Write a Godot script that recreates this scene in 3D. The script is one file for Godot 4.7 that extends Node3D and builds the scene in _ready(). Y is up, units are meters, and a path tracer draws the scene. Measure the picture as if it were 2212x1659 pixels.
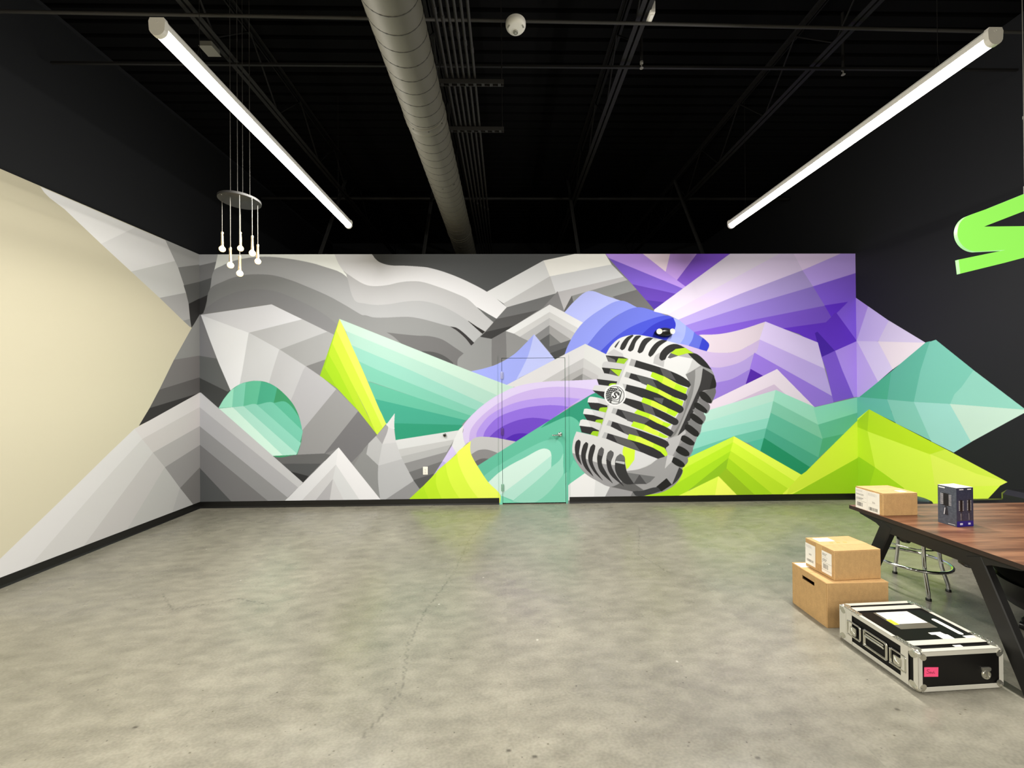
extends Node3D

const XL := -4.402      # left wall
const XR := 5.236       # right wall
const DB := -5.621      # face of the mural partition
const HM := 3.66        # height of the painted walls
const CE := 5.45        # underside of the roof deck
const ZF := 9.5         # wall behind the camera
const ZB := -10.0       # far wall beyond the partition

var M := {}
var rng := RandomNumberGenerator.new()

# ---------------------------------------------------------------- helpers
func mb() -> SurfaceTool:
	var st := SurfaceTool.new()
	st.begin(Mesh.PRIMITIVE_TRIANGLES)
	return st

func tri(st: SurfaceTool, a: Vector3, b: Vector3, c: Vector3, n: Vector3) -> void:
	if (b - a).cross(c - a).dot(n) > 0.0:
		var t := b
		b = c
		c = t
	for p in [a, b, c]:
		st.set_normal(n)
		st.add_vertex(p)

func quad(st: SurfaceTool, a: Vector3, b: Vector3, c: Vector3, d: Vector3, n: Vector3) -> void:
	tri(st, a, b, c, n)
	tri(st, a, c, d, n)

# box with chamfered edges, turned by basis b about its centre c
func bx(st: SurfaceTool, c: Vector3, s: Vector3, r := 0.0, b := Basis.IDENTITY) -> void:
	var h := s * 0.5
	r = minf(r, minf(h.x, minf(h.y, h.z)) * 0.98)
	var ax := [Vector3.RIGHT, Vector3.UP, Vector3.BACK]
	for i in 3:
		var u: Vector3 = ax[(i + 1) % 3]
		var v: Vector3 = ax[(i + 2) % 3]
		var w: Vector3 = ax[i]
		var hu: float = h[(i + 1) % 3] - r
		var hv: float = h[(i + 2) % 3] - r
		for sg in [-1.0, 1.0]:
			var o: Vector3 = w * h[i] * sg
			quad(st, c + b * (o - u * hu - v * hv), c + b * (o + u * hu - v * hv), c + b * (o + u * hu + v * hv), c + b * (o - u * hu + v * hv), b * (w * sg))
		if r > 0.0:
			for su in [-1.0, 1.0]:
				for sv in [-1.0, 1.0]:
					var hw: float = h[i] - r
					var p1: Vector3 = u * (h[(i + 1) % 3]) * su + v * hv * sv
					var p2: Vector3 = u * hu * su + v * (h[(i + 2) % 3]) * sv
					quad(st, c + b * (p1 - w * hw), c + b * (p1 + w * hw), c + b * (p2 + w * hw), c + b * (p2 - w * hw), b * ((u * su + v * sv).normalized()))
	if r > 0.0:
		for sx in [-1.0, 1.0]:
			for sy in [-1.0, 1.0]:
				for sz in [-1.0, 1.0]:
					var k := Vector3(sx, sy, sz)
					var p := h - Vector3(r, r, r)
					tri(st, c + b * (Vector3(h.x, p.y, p.z) * k), c + b * (Vector3(p.x, h.y, p.z) * k), c + b * (Vector3(p.x, p.y, h.z) * k), b * k.normalized())

# box from corner to corner
func bxc(st: SurfaceTool, a: Vector3, b: Vector3, r := 0.0) -> void:
	bx(st, (a + b) * 0.5, (b - a).abs(), r)

func frame_of(d: Vector3) -> Basis:
	var y := d.normalized()
	var x := y.cross(Vector3.UP if absf(y.y) < 0.95 else Vector3.RIGHT).normalized()
	return Basis(x, y, x.cross(y))

# round tube along a path
func tube(st: SurfaceTool, path: Array, r: float, seg := 10, closed := false) -> void:
	var n := path.size()
	var rings := []
	var prev := Basis.IDENTITY
	for i in n:
		var a: Vector3 = path[(i - 1 + n) % n] if (closed or i > 0) else path[i]
		var b: Vector3 = path[(i + 1) % n] if (closed or i < n - 1) else path[i]
		var f := frame_of(b - a)
		if i > 0:
			var y := f.y
			var x := (prev.x - y * prev.x.dot(y)).normalized()
			f = Basis(x, y, x.cross(y))
		prev = f
		var ring := []
		for k in seg:
			var t := TAU * k / seg
			ring.append(f.x * cos(t) + f.z * sin(t))
		rings.append(ring)
	var last := n if closed else n - 1
	for i in last:
		var j := (i + 1) % n
		for k in seg:
			var l := (k + 1) % seg
			var v := [[path[i], rings[i][k]], [path[i], rings[i][l]], [path[j], rings[j][l]], [path[j], rings[j][k]]]
			_sm(st, v[0][0] + v[0][1] * r, v[1][0] + v[1][1] * r, v[2][0] + v[2][1] * r, v[0][1], v[1][1], v[2][1])
			_sm(st, v[0][0] + v[0][1] * r, v[2][0] + v[2][1] * r, v[3][0] + v[3][1] * r, v[0][1], v[2][1], v[3][1])
	if not closed:
		for e in [0, n - 1]:
			var d: Vector3 = (path[0] - path[1]).normalized() if e == 0 else (path[n - 1] - path[n - 2]).normalized()
			for k in seg:
				tri(st, path[e], path[e] + rings[e][k] * r, path[e] + rings[e][(k + 1) % seg] * r, d)

func _sm(st: SurfaceTool, a: Vector3, b: Vector3, c: Vector3, na: Vector3, nb: Vector3, nc: Vector3) -> void:
	if (b - a).cross(c - a).dot(na + nb + nc) > 0.0:
		st.set_normal(na); st.add_vertex(a)
		st.set_normal(nc); st.add_vertex(c)
		st.set_normal(nb); st.add_vertex(b)
	else:
		st.set_normal(na); st.add_vertex(a)
		st.set_normal(nb); st.add_vertex(b)
		st.set_normal(nc); st.add_vertex(c)

# surface of revolution about y; profile of Vector2(radius, height), flat shading between steps sharper than 40 degrees
func lathe(st: SurfaceTool, prof: Array, seg := 24, xf := Transform3D.IDENTITY) -> void:
	for i in prof.size() - 1:
		var a: Vector2 = prof[i]
		var b: Vector2 = prof[i + 1]
		if a.distance_to(b) < 0.00001:
			continue
		var t0 := (b - a).normalized()
		var ta := t0
		var tb := t0
		if i > 0:
			var p: Vector2 = (a - prof[i - 1])
			if p.length() > 0.00001 and p.normalized().dot(t0) > 0.6:
				ta = (p.normalized() + t0).normalized()
		if i < prof.size() - 2:
			var p: Vector2 = (prof[i + 2] - b)
			if p.length() > 0.00001 and p.normalized().dot(t0) > 0.6:
				tb = (p.normalized() + t0).normalized()
		for k in seg:
			var c0 := Vector2.from_angle(TAU * k / seg)
			var c1 := Vector2.from_angle(TAU * (k + 1) / seg)
			var na := Vector2(ta.y, -ta.x)
			var nb := Vector2(tb.y, -tb.x)
			var P := [Vector3(a.x * c0.x, a.y, a.x * c0.y), Vector3(a.x * c1.x, a.y, a.x * c1.y), Vector3(b.x * c1.x, b.y, b.x * c1.y), Vector3(b.x * c0.x, b.y, b.x * c0.y)]
			var N := [Vector3(na.x * c0.x, na.y, na.x * c0.y), Vector3(na.x * c1.x, na.y, na.x * c1.y), Vector3(nb.x * c1.x, nb.y, nb.x * c1.y), Vector3(nb.x * c0.x, nb.y, nb.x * c0.y)]
			for q in 4:
				P[q] = xf * P[q]
				N[q] = (xf.basis * N[q]).normalized()
			if a.x > 0.0:
				_sm(st, P[0], P[1], P[2], N[0], N[1], N[2])
			if b.x > 0.0:
				_sm(st, P[0], P[2], P[3], N[0], N[2], N[3])

# extruded outline: outline in x/y of xf, thickness along z from 0 to d
func prism(st: SurfaceTool, pts: PackedVector2Array, d: float, xf := Transform3D.IDENTITY) -> void:
	var ix := Geometry2D.triangulate_polygon(pts)
	for i in range(0, ix.size(), 3):
		for z in [0.0, d]:
			tri(st, xf * Vector3(pts[ix[i]].x, pts[ix[i]].y, z), xf * Vector3(pts[ix[i + 1]].x, pts[ix[i + 1]].y, z), xf * Vector3(pts[ix[i + 2]].x, pts[ix[i + 2]].y, z), (xf.basis.z * (-1.0 if z == 0.0 else 1.0) * signf(d)).normalized())
	var cw := Geometry2D.is_polygon_clockwise(pts)
	for i in pts.size():
		var a := pts[i]
		var b := pts[(i + 1) % pts.size()]
		var n := Vector2(b.y - a.y, a.x - b.x).normalized() * (-1.0 if cw else 1.0)
		quad(st, xf * Vector3(a.x, a.y, 0), xf * Vector3(b.x, b.y, 0), xf * Vector3(b.x, b.y, d), xf * Vector3(a.x, a.y, d), (xf.basis * Vector3(n.x, n.y, 0)).normalized())

func rounded(w: float, h: float, r: float, seg := 5) -> PackedVector2Array:
	var out := PackedVector2Array()
	for q in 4:
		var c := Vector2(w / 2 - r, h / 2 - r) * Vector2([1, -1, -1, 1][q], [1, 1, -1, -1][q])
		for k in seg + 1:
			out.append(c + Vector2.from_angle(PI / 2 * (q + float(k) / seg)) * r)
	return out

func rect_uv(st: SurfaceTool, a: Vector3, b: Vector3, c: Vector3, d: Vector3, n: Vector3, ua := Vector2(0, 1), uc := Vector2(1, 0)) -> void:
	# a lower left, b lower right, c upper right, d upper left
	var P := [a, b, c, d]
	var U := [ua, Vector2(uc.x, ua.y), uc, Vector2(ua.x, uc.y)]
	var order := [0, 2, 1, 0, 3, 2]
	if (c - a).cross(b - a).dot(n) > 0.0:
		order = [0, 1, 2, 0, 2, 3]
	for i in order:
		st.set_normal(n)
		st.set_uv(U[i])
		st.add_vertex(P[i])

func build(st: SurfaceTool, called: String, m: Material, parent: Node = self, at := Vector3.ZERO) -> MeshInstance3D:
	var o := MeshInstance3D.new()
	o.name = called
	o.mesh = st.commit()
	o.material_override = m
	o.cast_shadow = GeometryInstance3D.SHADOW_CASTING_SETTING_ON
	o.position = at
	parent.add_child(o, true)
	return o

var used := {}
func numbered(called: String) -> String:
	var k: int = used.get(called, 0)
	used[called] = k + 1
	return called if k == 0 else "%s_%03d" % [called, k]

func thing(called: String, label: String, category: String, at := Vector3.ZERO, turn := 0.0, group := "") -> Node3D:
	var o := Node3D.new()
	o.name = numbered(called)
	add_child(o)
	o.position = at
	o.rotation.y = turn
	tag(o, label, category, group)
	return o

func tag(o: Node, label: String, category: String, group := "") -> void:
	o.set_meta("label", label)
	o.set_meta("category", category)
	if group:
		o.set_meta("group", group)

func one(st: SurfaceTool, called: String, m: Material, label: String, category: String, group := "", at := Vector3.ZERO) -> MeshInstance3D:
	var o := build(st, numbered(called), m, self, at)
	tag(o, label, category, group)
	return o

func struct(o: Node) -> void:
	o.set_meta("kind", "structure")

func mat(key: String, c: Color, rough := 0.6, metal := 0.0, spec := 0.5) -> StandardMaterial3D:
	var m := StandardMaterial3D.new()
	m.resource_name = key
	m.albedo_color = c
	m.roughness = rough
	m.metallic = metal
	m.metallic_specular = spec
	M[key] = m
	return m

func tex(key: String, img: Image, rough := 0.6, repeat := false) -> StandardMaterial3D:
	var m := mat(key, Color.WHITE, rough)
	m.albedo_texture = ImageTexture.create_from_image(img)
	m.texture_repeat = repeat
	return m

# ---------------------------------------------------------------- flat painting
func curve(p: PackedVector2Array) -> PackedVector2Array:
	var n := p.size()
	var corner := []
	for i in n:
		var a := (p[i] - p[(i - 1 + n) % n]).normalized()
		var b := (p[(i + 1) % n] - p[i]).normalized()
		corner.append(a.dot(b) < 0.5)
	var out := PackedVector2Array()
	for i in n:
		var j := (i + 1) % n
		var d := p[i].distance_to(p[j])
		var m1 := p[j] - p[i]
		var m2 := m1
		if not corner[i]:
			m1 = (p[j] - p[(i - 1 + n) % n]).normalized() * d
		if not corner[j]:
			m2 = (p[(j + 1) % n] - p[i]).normalized() * d
		for k in 5:
			var t := k / 5.0
			var t2 := t * t
			var t3 := t2 * t
			out.append((2 * t3 - 3 * t2 + 1) * p[i] + (t3 - 2 * t2 + t) * m1 + (3 * t2 - 2 * t3) * p[j] + (t3 - t2) * m2)
	return out

func fill(img: Image, p: PackedVector2Array, c: Color, grow := 0.0) -> void:
	var n := p.size()
	var lo := INF
	var hi := -INF
	for v in p:
		lo = minf(lo, v.y)
		hi = maxf(hi, v.y)
	var w := img.get_width()
	for y in range(maxi(0, floori(lo)), mini(img.get_height() - 1, ceili(hi)) + 1):
		var yc := y + 0.5
		var xs := PackedFloat32Array()
		for i in n:
			var a := p[i]
			var b := p[i + 1 if i + 1 < n else 0]
			if (a.y <= yc) != (b.y <= yc):
				xs.append(a.x + (yc - a.y) * (b.x - a.x) / (b.y - a.y))
		xs.sort()
		for k in range(0, xs.size() - 1, 2):
			var x0 := maxi(0, roundi(xs[k] - grow))
			var x1 := mini(w, roundi(xs[k + 1] + grow))
			if x1 > x0:
				img.fill_rect(Rect2i(x0, y, x1 - x0, 1), c)

func mural(data: Array, base: Color, width: float, px: int) -> ImageTexture:
	# painted at twice the size and halved, so that the edges of the paint are clean
	var k := 2.0 * px / width
	var img := Image.create(2 * px, 2 * ceili(px * HM / width), false, Image.FORMAT_RGB8)
	img.fill(base)
	var hgt := img.get_height()
	for d in data:
		var p := PackedVector2Array()
		for i in range(4, d.size(), 2):
			p.append(Vector2(d[i] * 0.001 * k, hgt * (1.0 - d[i + 1] * 0.001 / HM)))
		fill(img, curve(p) if d[3] == 1 else p, Color8(d[0], d[1], d[2]), 1.0)
	img.resize(px, hgt / 2, Image.INTERPOLATE_BILINEAR)
	return ImageTexture.create_from_image(img)

func noise(freq: float, octaves: int, sd: int, kind := FastNoiseLite.TYPE_SIMPLEX_SMOOTH) -> FastNoiseLite:
	var n := FastNoiseLite.new()
	n.seed = sd
	n.noise_type = kind
	n.frequency = freq
	n.fractal_octaves = octaves
	n.fractal_type = FastNoiseLite.FRACTAL_FBM
	return n

# ---------------------------------------------------------------- scene
func _ready() -> void:
	rng.seed = 7
	view_and_light()
	materials()
	shell()
	ceiling_things()
	lamps()
	wall_things()
	table_group()
	floor_boxes()
	flight_case()

func view_and_light() -> void:
	var cam := Camera3D.new()
	cam.name = "camera"
	add_child(cam)
	cam.position = Vector3(0, 1.7258, 0)
	cam.basis = Basis(Vector3.UP, -0.01824) * Basis(Vector3.RIGHT, 0.005075) * Basis(Vector3.BACK, -0.007565)
	cam.fov = rad_to_deg(2.0 * atan(829.5 / 829.72))
	cam.near = 0.05
	cam.far = 60.0
	cam.current = true
	var we := WorldEnvironment.new()
	we.name = "environment"
	var e := Environment.new()
	e.background_mode = Environment.BG_COLOR
	e.background_color = Color(0, 0, 0)
	e.tonemap_mode = Environment.TONE_MAPPER_LINEAR
	e.tonemap_exposure = 1.0
	e.sdfgi_enabled = true
	e.ssao_enabled = true
	e.ssil_enabled = true
	we.environment = e
	add_child(we)

const LAMP_COLOR := Color(1.0, 0.985, 0.95)     # warm white of the strip lights
const LAMP_DOWN := 14.2
const LAMP_SIDE := 4.5

func materials() -> void:
	mat("black_wall", Color8(23, 24, 27), 0.75, 0.0, 0.35)
	mat("black_deck", Color8(8, 8, 9), 0.85, 0.0, 0.2)
	mat("black_steel", Color8(20, 19, 18), 0.6, 0.0, 0.4)
	mat("cream_wall", Color8(193, 186, 164), 0.7, 0.0, 0.35)
	mat("grey_wall", Color8(190, 188, 182), 0.8, 0.0, 0.3)
	mat("base_vinyl", Color8(14, 13, 12), 0.35, 0.0, 0.5)
	mat("galvanised", Color8(88, 85, 74), 0.6, 0.1)
	mat("white_enamel", Color8(235, 232, 225), 0.4)
	mat("white_plastic", Color8(238, 234, 226), 0.45)
	mat("chrome", Color8(225, 226, 224), 0.09, 1.0)
	mat("satin_steel", Color8(190, 190, 186), 0.25, 1.0)
	mat("aluminium", Color8(206, 203, 192), 0.45, 0.25)
	mat("plated_steel", Color8(200, 198, 186), 0.26, 0.85)
	mat("laminate_black", Color8(13, 12, 12), 0.4, 0.0, 0.3)
	mat("black_paint", Color8(15, 14, 13), 0.5)
	mat("black_plastic", Color8(18, 18, 18), 0.3)
	mat("black_cloth", Color8(14, 14, 15), 0.9, 0.0, 0.2)
	mat("black_vinyl", Color8(28, 28, 30), 0.38)
	mat("cable_grey", Color8(104, 102, 96), 0.5)
	mat("cable_dark", Color8(62, 60, 57), 0.5)
	mat("socket_brass", Color8(214, 196, 160), 0.22, 0.8)
	mat("dark_disc", Color8(30, 29, 28), 0.5)
	mat("paper", Color8(240, 238, 230), 0.7)
	mat("yellow_sticker", Color8(244, 240, 40), 0.7)
	mat("ink", Color8(40, 38, 38), 0.8)
	mat("door_gap", Color8(10, 10, 10), 0.9)
	var g := mat("lens_glow", Color8(250, 248, 240), 0.5)
	g.emission_enabled = true
	g.emission = LAMP_COLOR
	g.emission_energy_multiplier = 6.0
	g = mat("bulb_glow", Color8(255, 240, 210), 0.3)
	g.emission_enabled = true
	g.emission = Color(1.0, 0.84, 0.56)
	g.emission_energy_multiplier = 2.4
	g = mat("sign_green", Color8(40, 90, 20), 0.5)
	g.emission_enabled = true
	g.emission = Color8(160, 250, 96)
	g.emission_energy_multiplier = 0.9
	g = mat("sign_edge", Color8(60, 110, 50), 0.5)
	g.emission_enabled = true
	g.emission = Color8(196, 255, 180)
	g.emission_energy_multiplier = 0.75
	# cardboard: brown paper with faint fibres
	var n := noise(0.05, 4, 3)
	var n2 := noise(0.4, 2, 9)
	var im := Image.create(256, 256, false, Image.FORMAT_RGB8)
	for y in 256:
		for x in 256:
			var v := 1.0 + 0.05 * n.get_noise_2d(x, y * 0.5) + 0.06 * n2.get_noise_2d(x, y * 0.35)
			im.set_pixel(x, y, Color(0.74 * v, 0.595 * v, 0.40 * v))
	var cb := tex("cardboard", im, 0.8, true)
	cb.uv1_triplanar = true
	cb.uv1_scale = Vector3(2.2, 2.2, 2.2)
	mat("cardboard_tape", Color8(206, 168, 112), 0.3)
	mat("cardboard_edge", Color8(150, 112, 68), 0.9)
	# walnut: grain along x
	im = Image.create(512, 512, false, Image.FORMAT_RGB8)
	n = noise(0.012, 4, 21)
	n2 = noise(0.09, 3, 5)
	for y in 512:
		for x in 512:
			var w := n.get_noise_2d(x * 0.16, y * 2.2)
			var f := n2.get_noise_2d(x * 0.10, y * 2.6)
			var v := 0.5 + 0.85 * w + 0.35 * f
			var c := Color8(86, 53, 38).lerp(Color8(142, 100, 74), clampf(v, 0.0, 1.0))
			im.set_pixel(x, y, c)
	var wd := tex("walnut", im, 0.33, true)
	# polished concrete: clouds, trowel swirls, cracks and specks over the whole slab
	var S := 1024
	im = Image.create(S, S, false, Image.FORMAT_RGB8)
	var ro := Image.create(S, S, false, Image.FORMAT_RGB8)
	n = noise(0.0045, 5, 31)
	n2 = noise(0.018, 4, 17)
	var n3 := noise(0.05, 3, 77)
	for y in S:
		for x in S:
			var wx := float(x)
			var a := n.get_noise_2d(wx, y * 1.25)
			var b := n2.get_noise_2d(wx * 0.7, y * 1.5)
			var c3 := n3.get_noise_2d(x, y)
			var v := clampf(0.53 + 0.40 * a + 0.12 * b + 0.08 * c3, 0.0, 1.0)
			var col := Color8(115, 112, 101).lerp(Color8(163, 158, 144), v)
			im.set_pixel(x, y, col)
			var q := clampf(0.30 + 0.10 * b + 0.06 * c3, 0.16, 0.6)
			ro.set_pixel(x, y, Color(q, q, q))
	floor_marks(im)
	var fm := tex("polished_concrete", im, 1.0)
	fm.roughness_texture = ImageTexture.create_from_image(ro)
	fm.roughness_texture_channel = BaseMaterial3D.TEXTURE_CHANNEL_RED
	fm.metallic_specular = 0.5
	fm.texture_repeat = true
	# fine grit of the slab, tiled
	var di := Image.create(512, 512, false, Image.FORMAT_RGB8)
	n = noise(0.03, 4, 63)
	n2 = noise(0.25, 2, 64)
	for y in 512:
		for x in 512:
			var v := 0.93 + 0.10 * n.get_noise_2d(x * 0.45 + y * 0.2, y) + 0.07 * n2.get_noise_2d(x * 0.6, y)
			di.set_pixel(x, y, Color(v, v, v * 0.995))
	for i in 160:
		var px := rng.randi_range(4, 500)
		var py := rng.randi_range(4, 500)
		var k := rng.randf_range(0.62, 1.0)
		di.fill_rect(Rect2i(px, py, rng.randi_range(1, 3), rng.randi_range(1, 2)), Color(k, k, k) if i % 3 else Color(0.70, 0.69, 0.66))
	fm.detail_enabled = true
	fm.detail_blend_mode = BaseMaterial3D.BLEND_MODE_MUL
	fm.detail_albedo = ImageTexture.create_from_image(di)
	fm.detail_uv_layer = BaseMaterial3D.DETAIL_UV_2

# stains, specks and hairline cracks that the slab shows
const FX0 := -4.6
const FZ0 := -6.0
const FW := 11.2
func fpx(x: float, z: float) -> Vector2:
	return Vector2((x - FX0) / FW, (z - FZ0) / FW) * 1024.0

func floor_marks(im: Image) -> void:
	var dark := Color8(112, 108, 98)
	for path in [[[-0.27, -4.9], [-0.42, -4.3], [-0.48, -3.6], [-0.62, -3.0], [-0.66, -2.6], [-0.60, -2.2], [-0.72, -1.9]], [[-2.9, -3.3], [-2.6, -3.05], [-2.2, -3.2], [-1.9, -3.1]], [[1.6, -4.6], [1.35, -3.9], [1.5, -3.5]]]:
		for i in path.size() - 1:
			var a := fpx(path[i][0], path[i][1])
			var b := fpx(path[i + 1][0], path[i + 1][1])
			var steps := ceili(a.distance_to(b))
			for k in steps:
				var p := a.lerp(b, float(k) / steps) + Vector2(rng.randf_range(-0.9, 0.9), 0)
				if rng.randf() < 0.75:
					im.set_pixelv(Vector2i(clampi(int(p.x), 0, 1023), clampi(int(p.y), 0, 1023)), im.get_pixelv(Vector2i(clampi(int(p.x), 0, 1023), clampi(int(p.y), 0, 1023))).darkened(0.17))
	for i in 90:
		var p := Vector2i(rng.randi_range(2, 1020), rng.randi_range(2, 1020))
		im.set_pixelv(p, dark)
		if i % 4 == 0:
			im.set_pixelv(p + Vector2i(1, 0), dark)
	for s in [[0.0, -1.83], [0.12, -1.80], [-1.9, -2.0], [1.15, -1.76], [2.05, -2.0], [0.55, -5.1], [0.85, -5.15], [1.4, -4.4]]:
		var p := Vector2i(fpx(s[0], s[1]))
		im.fill_rect(Rect2i(p.x, p.y, 2, 1), Color8(84, 80, 72))
	for i in 40:
		im.set_pixelv(Vector2i(rng.randi_range(2, 1020), rng.randi_range(2, 420)), Color8(226, 222, 212))

# ---------------------------------------------------------------- room shell
func shell() -> void:
	# floor slab
	var st := mb()
	var cs := [Vector3(XL - 0.3, 0, ZF + 0.3), Vector3(XL - 0.3, 0, ZB - 0.3), Vector3(XR + 0.3, 0, ZB - 0.3), Vector3(XR + 0.3, 0, ZF + 0.3)]
	for i in [0, 1, 2, 0, 2, 3]:
		st.set_normal(Vector3.UP)
		st.set_uv(fpx(cs[i].x, cs[i].z) / 1024.0)
		st.set_uv2(Vector2(cs[i].x, cs[i].z) / 1.7)
		st.add_vertex(cs[i])
	bxs_uv(st, Vector3(XL - 0.3, -0.2, ZB - 0.3), Vector3(XR + 0.3, -0.001, ZF + 0.3))
	struct(build(st, "floor", M.polished_concrete))

	# mural partition with the door opening
	var wb := XR - XL
	var mt := mat("mural_paint_back", Color.WHITE, 0.62, 0.0, 0.35)
	mt.albedo_texture = mural(MURAL_BACK, Color8(128, 126, 122), wb, 2048)
	mt.texture_repeat = false
	var dx0 := -0.043
	var dx1 := 0.878
	var dh := 2.131
	var fx := 0.052          # width of the door frame's face
	var o0 := dx0 - fx
	var o1 := dx1 + fx
	var oh := dh + 0.048
	st = mb()
	mural_rect(st, XL, o0, 0, HM, DB)
	mural_rect(st, o1, XR, 0, HM, DB)
	mural_rect(st, o0, o1, oh, HM, DB)
	var am := st.commit()
	var s2 := mb()
	var zb := DB - 0.16
	quad(s2, Vector3(XL, HM, DB), Vector3(XR, HM, DB), Vector3(XR, HM, zb), Vector3(XL, HM, zb), Vector3.UP)
	quad(s2, Vector3(XL, 0, zb), Vector3(XR, 0, zb), Vector3(XR, HM, zb), Vector3(XL, HM, zb), Vector3.FORWARD)
	quad(s2, Vector3(o0, 0, DB), Vector3(o0, oh, DB), Vector3(o0, oh, zb), Vector3(o0, 0, zb), Vector3.RIGHT)
	quad(s2, Vector3(o1, 0, DB), Vector3(o1, oh, DB), Vector3(o1, oh, zb), Vector3(o1, 0, zb), Vector3.LEFT)
	quad(s2, Vector3(o0, oh, DB), Vector3(o1, oh, DB), Vector3(o1, oh, zb), Vector3(o0, oh, zb), Vector3.DOWN)
	s2.commit(am)
	am.surface_set_material(0, mt)
	am.surface_set_material(1, M.black_wall)
	var wo := MeshInstance3D.new()
	wo.name = "wall_back"
	wo.mesh = am
	add_child(wo)
	struct(wo)

	# painted steel door in its frame
	var d := Node3D.new()
	d.name = "door_1"
	add_child(d)
	d.position = Vector3((dx0 + dx1) / 2, 0, DB)
	struct(d)
	var ox := d.position
	st = mb()
	for r in [[o0, dx0 - 0.005, 0.0, oh], [dx1 + 0.005, o1, 0.0, oh], [dx0 - 0.005, dx1 + 0.005, dh + 0.005, oh]]:
		mural_rect(st, r[0], r[1], r[2], r[3], DB + 0.012, ox)
	var fr := build(st, "door_frame", mt, d)
	var sf := mb()
	for r in [[o0, dx0 - 0.005, 0.0, oh], [dx1 + 0.005, o1, 0.0, oh], [dx0 - 0.005, dx1 + 0.005, dh + 0.005, oh]]:
		bxc(sf, Vector3(r[0], r[2], DB - 0.14) - ox, Vector3(r[1], r[3], DB + 0.0115) - ox)
	build(sf, "frame_return", mat("frame_return", Color8(128, 186, 160), 0.6), fr)
	st = mb()
	mural_rect(st, dx0, dx1, 0.018, dh, DB + 0.004, ox)
	var leaf := build(st, "door_leaf", mt, d)
	st = mb()
	bxc(st, Vector3(dx0, 0.018, DB - 0.04) - ox, Vector3(dx1, dh, DB + 0.0035) - ox)
	build(st, "leaf_edge", M.black_paint, leaf)
	st = mb()
	bxc(st, Vector3(o0 + 0.01, 0.0, DB - 0.12) - ox, Vector3(o1 - 0.01, oh - 0.01, DB - 0.10) - ox)
	build(st, "gap_backing", M.door_gap, d)  # black sheet added behind the leaf so its gaps look dark
	var hc := [mat("hinge_blue", Color8(168, 172, 216), 0.35, 0.4), mat("hinge_purple", Color8(104, 70, 160), 0.35, 0.4), mat("hinge_green", Color8(150, 196, 176), 0.35, 0.4)]
	var hy := [1.881, 1.062, 0.244]
	for i in 3:
		st = mb()
		lathe(st, [Vector2(0, -0.057), Vector2(0.006, -0.055), Vector2(0.0075, -0.05), Vector2(0.0075, 0.05), Vector2(0.006, 0.055), Vector2(0, 0.057)], 12)
		bx(st, Vector3(-0.012, 0, -0.006), Vector3(0.02, 0.1, 0.003), 0.0008)
		bx(st, Vector3(0.012, 0, -0.006), Vector3(0.02, 0.1, 0.003), 0.0008)
		build(st, "hinge", hc[i], d, Vector3(dx0 - 0.002, hy[i], DB + 0.019) - ox)
	# lever handle
	st = mb()
	lathe(st, [Vector2(0, 0), Vector2(0.033, 0), Vector2(0.034, 0.006), Vector2(0.028, 0.014), Vector2(0.014, 0.018), Vector2(0.012, 0.05), Vector2(0, 0.052)], 20, Transform3D(Basis(Vector3.RIGHT, PI / 2), Vector3.ZERO))
	var hd := build(st, "lever_rose", M.satin_steel, d, Vector3(0.80, 1.012, DB + 0.004) - ox)
	st = mb()
	tube(st, [Vector3(0.004, 0, 0.046), Vector3(-0.012, 0.0, 0.052), Vector3(-0.05, -0.004, 0.054), Vector3(-0.09, -0.008, 0.050), Vector3(-0.118, -0.006, 0.040)], 0.0095, 10)
	build(st, "lever", M.satin_steel, hd)
	st = mb()
	lathe(st, [Vector2(0, 0.05), Vector2(0.016, 0.05), Vector2(0.02, 0.058), Vector2(0.016, 0.068), Vector2(0, 0.070)], 16, Transform3D(Basis(Vector3.RIGHT, PI / 2), Vector3.ZERO))
	build(st, "lock_cylinder", M.chrome, hd)

	# left wall: cream with the grey rock of the mural running round the corner
	var ml := mat("mural_paint_left", Color.WHITE, 0.66, 0.0, 0.35)
	var lw := 2.9
	ml.albedo_texture = mural(MURAL_LEFT, M.cream_wall.albedo_color, lw, 1024)
	ml.texture_repeat = false
	st = mb()
	rect_uv(st, Vector3(XL, 0, DB + lw), Vector3(XL, 0, DB), Vector3(XL, HM, DB), Vector3(XL, HM, DB + lw), Vector3.RIGHT, Vector2(1, 1), Vector2(0, 0))
	am = st.commit()
	st = mb()
	quad(st, Vector3(XL, 0, DB + lw), Vector3(XL, 0, ZF), Vector3(XL, HM, ZF), Vector3(XL, HM, DB + lw), Vector3.RIGHT)
	quad(st, Vector3(XL, HM, DB), Vector3(XL, HM, ZF), Vector3(XL - 0.03, HM, ZF), Vector3(XL - 0.03, HM, DB), Vector3.UP)
	st.commit(am)
	st = mb()
	bxc(st, Vector3(XL - 0.25, HM, ZB), Vector3(XL - 0.02, CE, ZF))
	bxc(st, Vector3(XL - 0.25, 0, ZB), Vector3(XL - 0.001, HM, ZF))
	st.commit(am)
	am.surface_set_material(0, ml)
	am.surface_set_material(1, M.cream_wall)
	am.surface_set_material(2, M.black_wall)
	wo = MeshInstance3D.new()
	wo.name = "wall_left"
	wo.mesh = am
	add_child(wo)
	struct(wo)

	# right wall: black, with the points of the mural
	var mr := mat("mural_paint_right", Color.WHITE, 0.66, 0.0, 0.35)
	mr.albedo_texture = mural(MURAL_RIGHT, M.black_wall.albedo_color, lw, 1024)
	mr.texture_repeat = false
	st = mb()
	rect_uv(st, Vector3(XR, 0, DB), Vector3(XR, 0, DB + lw), Vector3(XR, HM, DB + lw), Vector3(XR, HM, DB), Vector3.LEFT)
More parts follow.
